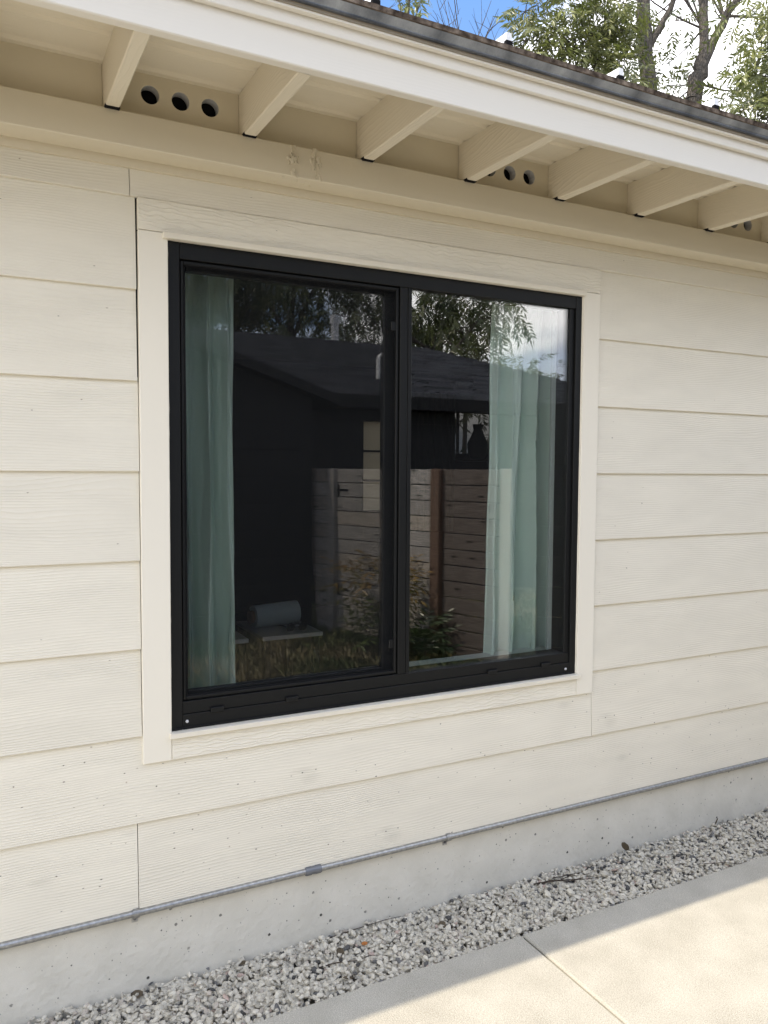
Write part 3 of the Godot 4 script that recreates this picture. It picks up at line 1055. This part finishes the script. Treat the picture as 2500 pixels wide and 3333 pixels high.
# ------------------------------------------------------------------ the yard in the reflection
func build_yard() -> void:
	# grass, dry and green
	rng.seed = 120
	var st := new_st()
	for k in 9:
		var a := rng.randf() * TAU
		var d := Vector3(cos(a), 0, sin(a))
		var base := d * rng.randf_range(0.0, 0.03)
		var side := Vector3(-d.z, 0, d.x) * 0.0055
		var hh := rng.randf_range(0.05, 0.11)
		var mid := base + d * 0.015 + Vector3(0, hh * 0.6, 0)
		var tip := base + d * rng.randf_range(0.03, 0.06) + Vector3(0, hh, 0)
		for v in [[base - side, base + side, mid + side * 0.8], [base - side, mid + side * 0.8, mid - side * 0.8], [mid - side * 0.8, mid + side * 0.8, tip]]:
			tri(st, v, [d + Vector3.UP, d + Vector3.UP, d + Vector3.UP], [Vector2.ZERO, Vector2.ZERO, Vector2.ZERO])
	var tuft := st.commit()
	var n := noise(33, 0.9, 2)
	var xf := []
	var col := []
	for i in 26000:
		var p := Vector3(rng.randf_range(0.2, 8.0), -0.075, rng.randf_range(2.66, 6.4))
		var s := rng.randf_range(0.6, 1.25)
		xf.append(Transform3D(Basis(Vector3.UP, rng.randf() * TAU).scaled(Vector3(s, s * rng.randf_range(0.6, 1.2), s)), p))
		var dry := clampf(0.5 + 1.2 * n.get_noise_2d(p.x, p.z) + rng.randf_range(-0.35, 0.35), 0, 1)
		col.append(Color(0.12, 0.175, 0.065).lerp(Color(0.42, 0.37, 0.24), dry) * rng.randf_range(0.7, 1.3))
	var grass := many("grass", tuft, M.grass, xf, col, self)
	tag(grass, "half dry lawn before the wooden fence, seen in the window", "grass")

	build_fence()
	build_neighbour()
	build_shrub(Vector3(3.28, -0.07, 3.92), 0.85, "tall feathery shrub with reddish tips before the wooden gate", Color(0.10, 0.14, 0.04), Color(0.34, 0.19, 0.06), 130, 9)
	build_shrub(Vector3(3.45, -0.07, 3.42), 0.34, "low dark green shrub at the foot of the reddish fence post", Color(0.045, 0.08, 0.04), Color(0.09, 0.12, 0.06), 70, 10)

func fence_point(d: float, y: float, proud := 0.0) -> Vector3:   # d metres from the end nearest the house
	return Vector3(3.94 - 0.3362 * d - 0.9418 * proud, y, 2.83 + 0.9418 * d - 0.3362 * proud)

func fence_board(parent: Node, d0: float, d1: float, y0: float, y1: float, m: Material, called := "board", thick := 0.019, proud := 0.0) -> void:
	var st := new_st()
	var ang := atan2(0.9418, -0.3362)
	var t := Transform3D(Basis(Vector3.UP, -ang), fence_point(0, 0, proud))
	# local x runs along the fence, local z across it
	cbox(st, Vector3(d0, y0, -thick / 2), Vector3(d1, y1, thick / 2), 0.004, 0, Vector2(rng.randf() * 3.0, rng.randf()))
	var o := put(st, called, m, parent)
	o.transform = t

func build_fence() -> void:
	rng.seed = 140
	var fence := thing("fence", "weathered horizontal board fence with a reddish post, seen in the window", "fence")
	var n := 12
	for i in n:
		var y1 := 1.632 - i * 0.1417
		var y0 := y1 - 0.1340
		y0 = maxf(y0, -0.06)
		var d_end := 2.505 - 0.19 * (1.632 - y1) / 1.63
		fence_board(fence, 0.06, 0.70, y0, y1 + rng.randf_range(-0.002, 0.001), M.fence_dark)
		fence_board(fence, 2.03, d_end, y0, y1, M.fence[[0, 3][i % 2]])
	fence_board(fence, -0.03, 0.075, -0.07, 1.640, M.fence[1], "end_post", 0.024, 0.022)
	fence_board(fence, 0.703, 0.805, -0.07, 1.635, M.fence_post, "post", 0.09, 0.022)
	fence_board(fence, 2.032, 2.125, -0.07, 1.634, M.fence[3], "post", 0.05, 0.030)
	var gate := thing("gate", "weathered horizontal board gate with two black hinges, seen in the window", "gate")
	for i in n:
		var y1 := 1.630 - i * 0.1417
		fence_board(gate, 0.815, 2.020, maxf(y1 - 0.1335, 0.0), y1, M.fence[rng.randi_range(1, 3)])
	for y in [1.42, 0.42]:
		var h := Node3D.new()
		h.name = "hinge"
		gate.add_child(h, true)
		fence_board(h, 1.86, 2.020, y - 0.012, y + 0.012, M.gasket, "strap", 0.004, 0.013)
		fence_board(h, 1.985, 2.015, y - 0.060, y + 0.060, M.gasket, "plate", 0.006, 0.0155)

func build_neighbour() -> void:
	rng.seed = 150
	var h := thing("neighbour_house", "black painted house with a dark shingle roof, seen in the window", "house")
	var xa := 1.20
	var xb := 9.1
	var za := 6.30
	var zb := 21.3
	var zr := 13.78
	var ey := 2.526
	var slope := 0.25
	# wall boards of the front, the gable as one lapped wall
	for i in 9:
		var st := new_st()
		var y0 := -0.07 + i * 0.285
		cbox(st, Vector3(xa, y0, za), Vector3(xb, y0 + 0.282, za + 0.016), 0.002, 0, Vector2(rng.randf(), -y0))
		put(st, "wall_board", M.dark_paint, h)
	var st := new_st()
	for x in [xa + 0.002, xb - 0.12]:
		var pts := []
		for p in [Vector2(-0.07, za + 0.02), Vector2(2.53, za + 0.02), Vector2(2.53 + slope * (zr - za), zr), Vector2(2.53, zb), Vector2(-0.07, zb)]: pts.append(p)
		along_x(st, pts, x, x + 0.118)
	put(st, "gable_wall", M.dark_paint, h)
	# front wing: gable end facing the yard, ridge running back
	var wing := [Vector2(-2.0, -0.07), Vector2(3.08, -0.07), Vector2(3.08, 2.36), Vector2(1.0, 3.05), Vector2(-2.0, 2.06)]
	st = new_st()
	var wc := Vector3(0.6, 1.4, 8.0)
	for e in [5.02, 11.5]:
		var ring := []
		for p in wing: ring.append(Vector3(p.x, p.y, e))
		face(st, ring, wc)
	for k in wing.size():
		var p: Vector2 = wing[k]
		var q: Vector2 = wing[(k + 1) % wing.size()]
		face(st, [Vector3(p.x, p.y, 5.02), Vector3(q.x, q.y, 5.02), Vector3(q.x, q.y, 11.5), Vector3(p.x, p.y, 11.5)], wc)
	put(st, "gable_wing", M.dark_paint, h)
	for i in 11:
		var y0 := -0.07 + i * 0.27
		var xr := 3.085 if y0 < 2.2 else 1.0 + (3.0 - y0 - 0.262) / 0.332
		st = new_st()
		cbox(st, Vector3(-1.0, y0, 5.000), Vector3(xr, y0 + 0.262, 5.0195), 0.004, 0, Vector2(rng.randf(), -y0))
		put(st, "wall_board", M.dark_paint, h)
	for sd in [1.0, -1.0]:
		st = new_st()
		var a := Vector3(1.0, 3.06, 0)
		var b := Vector3(1.0 + sd * 2.35, 3.06 - 0.333 * 2.35, 0)
		var pts := [a, b, b + Vector3(0, 0.10, 0), a + Vector3(0, 0.10, 0)]
		var f := []
		var g := []
		for p in pts:
			f.append(p + Vector3(0, 0, 4.86))
			g.append(p + Vector3(0, 0, 11.5))
		var c: Vector3 = (pts[0] + pts[2]) / 2.0 + Vector3(0, 0, 8.0)
		face(st, f.duplicate(), c)
		for k in 4: face(st, [f[k], f[(k + 1) % 4], g[(k + 1) % 4], g[k]], c)
		put(st, "wing_roof", M.dark_paint, h)
	# door in the front wall
	st = new_st()
	cbox(st, Vector3(4.55, 0.0, za - 0.03), Vector3(5.45, 2.1, za - 0.004), 0.003)
	put(st, "door", M.dark_paint, h)
	# roof: shingle courses laid on two slopes
	var rx0 := 0.80
	var rx1 := 9.42
	for s in 2:
		st = new_st()
		var run := zr - 6.0
		var nrow := 44
		for r in nrow:
			var a := run * r / nrow
			var b := run * (r + 1) / nrow + 0.02
			var x := rx0
			while x < rx1 - 0.01:
				var w := minf(rng.randf_range(0.25, 0.42), rx1 - x)
				var up := rng.randf_range(0.030, 0.055)
				var c := rng.randf_range(0.07, 0.13)
				st.set_color(Color(c, c * 1.01, c * 1.06))
				var z0 := 6.0 + a if s == 0 else 2 * zr - 6.0 - a
				var z1 := 6.0 + b if s == 0 else 2 * zr - 6.0 - b
				var y0 := ey + slope * a
				var y1 := ey + slope * b
				var under := Vector3(x + w / 2, y0 - 1.0, (z0 + z1) / 2)
				face(st, [Vector3(x, y0 + up, z0), Vector3(x + w, y0 + up, z0), Vector3(x + w, y1, z1), Vector3(x, y1, z1)], under)
				face(st, [Vector3(x, y0 + up, z0), Vector3(x + w, y0 + up, z0), Vector3(x + w, y0 - 0.004, z0), Vector3(x, y0 - 0.004, z0)], Vector3(x, y0, zr))
				x += w
		var rf := put(st, "shingle_slope", M.shingle, h)
		kind(rf, "stuff")
	st = new_st()
	along_x(st, [Vector2(ey - 0.16, 6.02), Vector2(ey - 0.005, 6.0), Vector2(ey + slope * (zr - 6.0) - 0.005, zr), Vector2(ey - 0.005, 2 * zr - 6.0), Vector2(ey - 0.16, 2 * zr - 6.02)], rx0 + 0.01, rx1 - 0.01)
	put(st, "roof_deck", M.dark_paint, h)
	# flue and vent pipe on the front slope
	var fy := 1.63 + 0.1736 * 16.1
	var t := Node3D.new()
	t.name = "flue"
	h.add_child(t, true)
	st = new_st()
	var p := Vector3(7.12, fy - 0.1, 13.6)
	tube(st, [p, p + Vector3(0, 0.13, 0), p + Vector3(0, 0.131, 0), p + Vector3(0, 0.52, 0)], [0.125, 0.105, 0.085, 0.085], 18)
	put(st, "pipe", M.flue, t)
	st = new_st()
	tube(st, [p + Vector3(0, 0.50, 0), p + Vector3(0, 0.54, 0), p + Vector3(0, 0.56, 0), p + Vector3(0, 0.60, 0), p + Vector3(0, 0.64, 0), p + Vector3(0, 0.70, 0)], [0.11, 0.12, 0.105, 0.105, 0.12, 0.06], 18)
	put(st, "cap", M.flue, t)
	var vy := 1.63 + 0.12546 * 9.87
	var vp := Vector3(5.04, vy - 0.05, 7.37)
	put(tubes([vp, vp + Vector3(0, 0.34, 0), vp + Vector3(0.015, 0.385, 0), vp + Vector3(0.05, 0.41, 0), vp + Vector3(0.10, 0.41, 0), vp + Vector3(0.14, 0.38, 0), vp + Vector3(0.15, 0.33, 0)], 0.026, 12), "vent_pipe", M.pvc, h)
	# tall black board screen past the end of the fence
	var scr := thing("black_screen_fence", "tall black board screen beyond the right end of the wooden fence", "fence")
	for i in 9:
		st = new_st()
		cbox(st, Vector3(0, -0.07 + i * 0.25, -0.012), Vector3(2.6, -0.07 + i * 0.25 + 0.243, 0.012), 0.003)
		var o := put(st, "board", M.dark_paint, scr)
		o.transform = Transform3D(Basis(Vector3.UP, 0.70), Vector3(4.10, 0, 2.66))

func frond_mesh(leaflets: int, ln: float, wd: float) -> ArrayMesh:
	var st := new_st()
	var n := (leaflets - 1) / 2
	var prev := Vector3.ZERO
	var spots := []
	for i in n + 1:
		var u := float(i + 1) / (n + 1)
		var p := Vector3(0, -0.22 * u * u, u)
		var q := Vector3(0.006, 0, 0)
		tri(st, [prev - q, prev + q, p], [Vector3.UP, Vector3.UP, Vector3.UP], [Vector2.ZERO, Vector2.ZERO, Vector2.ZERO])
		prev = p
		if i < n:
			spots.append([p, Vector3(1, -0.28, 0.75).normalized(), ln * (0.75 + 0.5 * sin(PI * u))])
			spots.append([p, Vector3(-1, -0.28, 0.75).normalized(), ln * (0.75 + 0.5 * sin(PI * u))])
	spots.append([prev, Vector3(0, -0.35, 1).normalized(), ln * 1.1])
	for s in spots:
		var d: Vector3 = (s[1] + Vector3(rng.randf_range(-0.25, 0.25), rng.randf_range(-0.5, 0.25), rng.randf_range(-0.2, 0.2))).normalized()
		var across := d.cross(Vector3.UP).normalized().rotated(d, rng.randf_range(-0.6, 0.6))
		var up := across.cross(d).normalized()
		if up.y < 0: up = -up
		var b: Vector3 = s[0]
		var l: float = s[2]
		var m := b + d * l * 0.42 - up * wd * 0.18
		var tip := b + d * l - Vector3(0, l * 0.12, 0)
		for e in [-1.0, 1.0]:
			var q: Vector3 = m + across * wd * 0.5 * e + up * wd * 0.2
			var nn: Vector3 = (up - across * 0.35 * e).normalized()
			tri(st, [b, q, m], [nn, nn, nn], [Vector2.ZERO, Vector2.ZERO, Vector2.ZERO])
			tri(st, [m, q, tip], [nn, nn, nn], [Vector2.ZERO, Vector2.ZERO, Vector2.ZERO])
	return st.commit()

func limb(st: SurfaceTool, a: Vector3, b: Vector3, r0: float, r1: float, bow := 0.06, sides := 8) -> void:
	var pts := []
	var rr := []
	var n := 6
	var l := (b - a).length()
	var w := Vector3(rng.randf_range(-1, 1), rng.randf_range(-0.3, 0.6), rng.randf_range(-1, 1)) * l * bow
	for i in n + 1:
		var u := float(i) / n
		pts.append(a.lerp(b, u) + w * sin(PI * u) + Vector3(rng.randf_range(-1, 1), rng.randf_range(-1, 1), rng.randf_range(-1, 1)) * r0 * 0.25 * (0.0 if i == 0 or i == n else 1.0))
		rr.append(lerpf(r0, r1, u) * rng.randf_range(0.94, 1.06))
	tube(st, pts, rr, sides, false)

# clusters: [centre, radius, fronds, tone] ; tone 0 dark green .. 1 yellow green
func crown(tree: Node3D, clusters: Array, anchors: Array, fr: Array, size: float, droop := 0.0) -> void:
	var st := new_st()
	var sets := [[[], []], [[], []], [[], []]]
	for c in clusters:
		var ctr: Vector3 = c[0]
		var near: Vector3 = anchors[0]
		for a in anchors:
			if (a - ctr).length() < (near - ctr).length(): near = a
		limb(st, near, ctr, 0.014 + 0.010 * c[1], 0.005, 0.10, 5)
		for k in c[2]:
			var dir := Vector3(rng.randfn(), rng.randfn() * 0.8, rng.randfn()).normalized()
			var p: Vector3 = ctr + dir * c[1] * pow(rng.randf(), 0.45)
			if k % 3 == 0: limb(st, ctr, p, 0.006, 0.003, 0.08, 4)
			var out := (dir + Vector3(rng.randf_range(-0.6, 0.6), rng.randf_range(-0.9, 0.1) - droop, rng.randf_range(-0.6, 0.6))).normalized()
			var z := out
			var x := Vector3.UP.cross(z)
			if x.length() < 0.05: x = Vector3.RIGHT
			x = x.normalized().rotated(z, rng.randf_range(-0.7, 0.7))
			var y := z.cross(x)
			var s := size * rng.randf_range(0.7, 1.25)
			var q = sets[rng.randi() % 3]
			q[0].append(Transform3D(Basis(x * s, y * s, z * s), p))
			var t := clampf(c[3] + rng.randf_range(-0.3, 0.3), 0, 1)
			q[1].append(Color(0.05, 0.068, 0.028).lerp(Color(0.25, 0.26, 0.09), t) * rng.randf_range(0.8, 1.25))
	put(st, "branches", M.bark, tree)
	for i in 3: many("crown", fr[i], M.leaf, sets[i][0], sets[i][1], tree)

func build_shrub(at: Vector3, hgt: float, label: String, low: Color, high: Color, count: int, sd: int) -> void:
	rng.seed = sd
	var t := thing("shrub", label, "shrub", at)
	var fr := frond_mesh(9, 0.34, 0.085)
	var xf := []
	var col := []
	var st := new_st()
	for i in 9:
		var a := rng.randf() * TAU
		var e := Vector3(cos(a) * 0.22, hgt * rng.randf_range(0.6, 0.9), sin(a) * 0.22)
		limb(st, Vector3.ZERO, e, 0.007, 0.003, 0.1, 5)
	put(st, "stem", M.bark, t)
	for i in count:
		var a := rng.randf() * TAU
		var v := pow(rng.randf(), 0.8)
		var r := hgt * 0.36 * (0.35 + 0.65 * v) * sqrt(rng.randf())
		var p := Vector3(cos(a) * r, hgt * v, sin(a) * r)
		var z := Vector3(cos(a), rng.randf_range(-0.2, 1.2), sin(a)).normalized()
		var x := Vector3.UP.cross(z).normalized()
		var s := rng.randf_range(0.16, 0.30)
		xf.append(Transform3D(Basis(x * s, z.cross(x) * s, z * s), p))
		col.append(low.lerp(high, clampf(v * 1.3 - 0.45 + rng.randf_range(-0.2, 0.2), 0, 1)) * rng.randf_range(0.7, 1.3))
	many("foliage", fr, M.leaf, xf, col, t)

# ------------------------------------------------------------------ trees
func build_trees() -> void:
	rng.seed = 200
	var fr := []
	for i in 3: fr.append(frond_mesh(11, 0.40, 0.105))
	# behind the house -------------------------------------------------
	rng.seed = 201
	var t := thing("pecan_tree", "tall leafy tree with one straight trunk behind the roof", "tree")
	var st := new_st()
	limb(st, Vector3(10.05, -0.1, -7.3), Vector3(9.95, 7.9, -7.39), 0.24, 0.135, 0.006, 12)
	limb(st, Vector3(9.95, 7.88, -7.39), Vector3(9.87, 9.6, -7.53), 0.135, 0.10, 0.01, 12)
	limb(st, Vector3(9.87, 9.55, -7.53), Vector3(9.7, 12.5, -7.8), 0.10, 0.03, 0.03, 8)
	limb(st, Vector3(9.96, 8.55, -7.44), Vector3(10.42, 9.55, -7.24), 0.062, 0.035, 0.03, 8)
	limb(st, Vector3(10.42, 9.53, -7.24), Vector3(11.3, 11.6, -7.0), 0.035, 0.012, 0.06, 6)
	limb(st, Vector3(9.88, 8.93, -7.5), Vector3(9.50, 8.85, -7.68), 0.034, 0.022, 0.06, 7)
	limb(st, Vector3(9.50, 8.85, -7.68), Vector3(8.55, 8.9, -7.3), 0.022, 0.012, 0.08, 6)
	limb(st, Vector3(9.8, 8.4, -7.45), Vector3(8.3, 8.0, -7.2), 0.030, 0.010, 0.08, 6)
	limb(st, Vector3(9.85, 9.7, -7.55), Vector3(8.2, 9.6, -7.2), 0.045, 0.014, 0.08, 6)
	put(st, "trunk", M.bark, t)
	var anchors := [Vector3(9.50, 8.85, -7.68), Vector3(8.55, 8.9, -7.3), Vector3(8.3, 8.0, -7.2), Vector3(8.2, 9.6, -7.2), Vector3(9.0, 8.2, -7.3), Vector3(10.4, 9.5, -7.24), Vector3(9.9, 8.2, -7.4)]
	var cl := []
	for p in [[7.60, 8.62, -7.62], [7.62, 8.20, -7.62], [7.78, 7.86, -7.45], [7.95, 8.50, -7.30], [8.05, 8.10, -7.28], [8.18, 7.66, -7.20], [8.35, 8.62, -7.10], [8.38, 8.20, -7.05], [8.50, 7.78, -7.05], [8.68, 8.56, -6.95], [8.66, 8.16, -6.95], [8.80, 7.70, -6.90], [8.95, 8.70, -6.85], [8.30, 7.42, -7.15], [8.98, 7.45, -6.85], [9.15, 8.10, -7.3]]:
		cl.append([Vector3(p[0], p[1], p[2]), 0.38, 42, 0.55])
	for p in [[10.35, 8.30, -7.6], [10.15, 7.8, -7.9], [9.6, 7.5, -7.6]]:
		cl.append([Vector3(p[0], p[1], p[2]), 0.35, 8, 0.35])
	for i in 22:
		cl.append([Vector3(rng.randf_range(7.2, 11.5), rng.randf_range(9.6, 12.6), rng.randf_range(-9.5, -6.2)), 0.55, 13, 0.5])
	crown(t, cl, anchors, fr, 0.30)

	rng.seed = 202
	t = thing("forked_tree", "tall tree whose trunk forks in a V, right of the straight trunk", "tree")
	st = new_st()
	limb(st, Vector3(10.35, -0.1, -7.0), Vector3(10.60, 7.7, -7.05), 0.22, 0.135, 0.006, 12)
	limb(st, Vector3(10.60, 7.68, -7.05), Vector3(10.75, 8.40, -7.0), 0.135, 0.115, 0.01, 12)
	limb(st, Vector3(10.75, 8.36, -7.0), Vector3(10.78, 9.5, -7.05), 0.085, 0.065, 0.02, 10)
	limb(st, Vector3(10.78, 9.48, -7.05), Vector3(10.6, 12.2, -7.4), 0.065, 0.02, 0.03, 8)
	limb(st, Vector3(10.77, 8.34, -7.0), Vector3(11.36, 9.55, -6.76), 0.085, 0.055, 0.02, 10)
	limb(st, Vector3(11.36, 9.53, -6.76), Vector3(12.6, 12.0, -6.4), 0.055, 0.02, 0.03, 8)
	limb(st, Vector3(11.15, 9.1, -6.85), Vector3(11.9, 9.0, -6.3), 0.024, 0.010, 0.08, 6)
	limb(st, Vector3(10.70, 8.0, -7.03), Vector3(11.3, 7.85, -6.7), 0.022, 0.008, 0.08, 6)
	put(st, "trunk", M.bark, t)
	anchors = [Vector3(10.78, 8.9, -7.05), Vector3(11.1, 9.0, -6.87), Vector3(11.3, 7.85, -6.7), Vector3(11.9, 9.0, -6.3), Vector3(10.66, 8.0, -7.03)]
	cl = []
	for p in [[10.60, 8.55, -7.6], [10.40, 8.05, -7.4], [10.25, 7.60, -7.2], [10.35, 9.0, -7.2], [11.0, 7.7, -6.6], [11.35, 8.0, -6.3], [11.25, 8.5, -6.2], [11.1, 7.35, -6.2]]:
		cl.append([Vector3(p[0], p[1], p[2]), 0.38, 19, 0.42])
	for i in 18:
		cl.append([Vector3(rng.randf_range(9.6, 13.2), rng.randf_range(9.9, 12.6), rng.randf_range(-9.0, -5.6)), 0.55, 12, 0.45])
	crown(t, cl, anchors, fr, 0.30)

	rng.seed = 203
	t = thing("bushy_tree", "bushy tree with dense dark and pale foliage beyond the right end of the roof", "tree")
	st = new_st()
	limb(st, Vector3(11.6, -0.1, -5.0), Vector3(11.2, 6.0, -5.2), 0.17, 0.10, 0.02, 10)
	limb(st, Vector3(11.2, 5.95, -5.2), Vector3(10.6, 8.0, -5.3), 0.10, 0.03, 0.03, 8)
	limb(st, Vector3(11.2, 5.95, -5.2), Vector3(11.9, 9.0, -4.6), 0.08, 0.02, 0.03, 8)
	put(st, "trunk", M.bark, t)
	anchors = [Vector3(10.6, 8.0, -5.3), Vector3(11.0, 6.8, -5.25), Vector3(11.5, 7.6, -4.9)]
	cl = []
	for p in [[9.75, 8.05, -5.30], [9.85, 7.60, -5.20], [9.75, 7.15, -5.30], [9.95, 7.05, -5.00], [9.70, 6.75, -5.35], [9.90, 6.55, -5.05], [9.60, 6.50, -5.20], [10.1, 8.3, -5.0], [10.2, 7.5, -4.8], [10.3, 6.6, -4.7], [9.45, 6.42, -5.4], [10.0, 6.1, -5.0]]:
		cl.append([Vector3(p[0], p[1], p[2]), 0.36, 28, rng.randf_range(0.3, 0.75)])
	for i in 16:
		cl.append([Vector3(rng.randf_range(10.2, 13.0), rng.randf_range(5.5, 9.8), rng.randf_range(-6.0, -3.8)), 0.55, 14, 0.45])
	crown(t, cl, anchors, fr, 0.30)

	rng.seed = 204
	t = thing("slender_tree", "slender tree with sparse leaves above the middle of the roof edge", "tree")
	st = new_st()
	limb(st, Vector3(6.9, -0.1, -10.6), Vector3(7.0, 8.6, -10.4), 0.10, 0.03, 0.02, 8)
	limb(st, Vector3(7.0, 8.55, -10.4), Vector3(7.2, 11.5, -10.3), 0.03, 0.01, 0.03, 6)
	put(st, "trunk", M.bark, t)
	anchors = [Vector3(7.0, 9.2, -10.4), Vector3(6.98, 8.2, -10.4)]
	cl = []
	for p in [[6.65, 9.75, -10.3], [6.95, 9.60, -10.2], [7.25, 9.45, -10.1], [7.50, 9.55, -10.0], [7.1, 10.2, -10.2], [6.7, 10.5, -10.4], [7.4, 10.8, -10.2]]:
		cl.append([Vector3(p[0], p[1], p[2]), 0.28, 9, 0.5])
	crown(t, cl, anchors, fr, 0.33)

	rng.seed = 205
	t = thing("bare_sapling", "bare thin branches of a leafless sapling against the blue sky", "tree")
	st = new_st()
	limb(st, Vector3(7.9, -0.1, -9.7), Vector3(7.9, 8.7, -9.7), 0.05, 0.018, 0.01, 7)
	for i in 9:
		var a := Vector3(7.9 + rng.randf_range(-0.02, 0.02), rng.randf_range(8.2, 8.9), -9.7)
		var b := a + Vector3(rng.randf_range(-0.8, 0.9), rng.randf_range(0.9, 1.7), rng.randf_range(-0.4, 0.4))
		limb(st, a, b, 0.012, 0.004, 0.05, 5)
		for k in 3:
			var m := a.lerp(b, rng.randf_range(0.4, 0.9))
			limb(st, m, m + Vector3(rng.randf_range(-0.4, 0.5), rng.randf_range(0.1, 0.6), rng.randf_range(-0.2, 0.2)), 0.006, 0.002, 0.08, 4)
	put(st, "branches", M.bark, t)

	# bush outside the small back window
	rng.seed = 206
	t = thing("back_bush", "dark bush outside the small back window", "shrub", Vector3.ZERO)
	cl = []
	for i in 14: cl.append([Vector3(rng.randf_range(5.2, 7.6), rng.randf_range(0.8, 3.6), rng.randf_range(-8.0, -6.4)), 0.5, 12, 0.3])
	crown(t, cl, [Vector3(6.4, 0, -7.2)], fr, 0.4)

	# reflected trees beyond the neighbouring house -----------------------
	var big := [[7.4, 29.0, 13.5, 3.6, 30, 0.0, "tallest dark tree far behind the black house, seen in the window"], [2.4, 23.0, 11.0, 3.6, 26, 0.05, "dark spreading tree left of the black gable, seen in the window"], [5.2, 24.0, 11.0, 3.3, 28, 0.05, "broad dark tree behind the left part of the shingle roof, seen in the window"], [10.0, 24.0, 11.5, 3.2, 30, 0.1, "dark tree behind the flue of the shingle roof, seen in the window"], [15.2, 23.0, 10.5, 2.9, 26, 0.25, "weeping tree with hanging strands right of the shingle roof, seen in the window"], [20.5, 27.0, 6.6, 2.8, 17, 0.2, "lower loose tree under open sky at the right, seen in the window"], [25.5, 28.0, 6.0, 3.0, 15, 0.2, "rounded tree at the far right edge, seen in the window"]]
	for q in big:
		rng.seed = int(q[0] * 100)
		t = thing("yard_tree", q[6], "tree", Vector3.ZERO, "trees reflected behind the shingle roof")
		st = new_st()
		var top := Vector3(q[0], q[2] * 0.62, q[1])
		limb(st, Vector3(q[0], -0.1, q[1]), top, 0.28, 0.12, 0.02, 10)
		anchors = [top, Vector3(q[0], q[2] * 0.45, q[1])]
		for i in 6:
			var a := TAU * i / 6.0 + rng.randf()
			var e := top + Vector3(cos(a) * q[3] * 0.6, rng.randf_range(-0.5, q[2] * 0.25), sin(a) * q[3] * 0.6)
			limb(st, top.lerp(anchors[1], rng.randf() * 0.8), e, 0.08, 0.025, 0.06, 7)
			anchors.append(e)
		put(st, "trunk", M.bark, t)
		cl = []
		for i in q[4]:
			var d := Vector3(rng.randfn(), rng.randfn(), rng.randfn()).normalized() * pow(rng.randf(), 0.4)
			cl.append([Vector3(q[0], q[2] * 0.66, q[1]) + Vector3(d.x * q[3], d.y * q[2] * 0.34, d.z * q[3] * 0.8), 0.95, 34, q[5]])
		crown(t, cl, anchors, fr, 0.62, 0.9 if q[6].begins_with("weeping") else 0.15)

func _ready() -> void:
	light_and_camera()
	materials()
	build_house()
	build_ground()
	build_conduit()
	build_yard()
	build_trees()
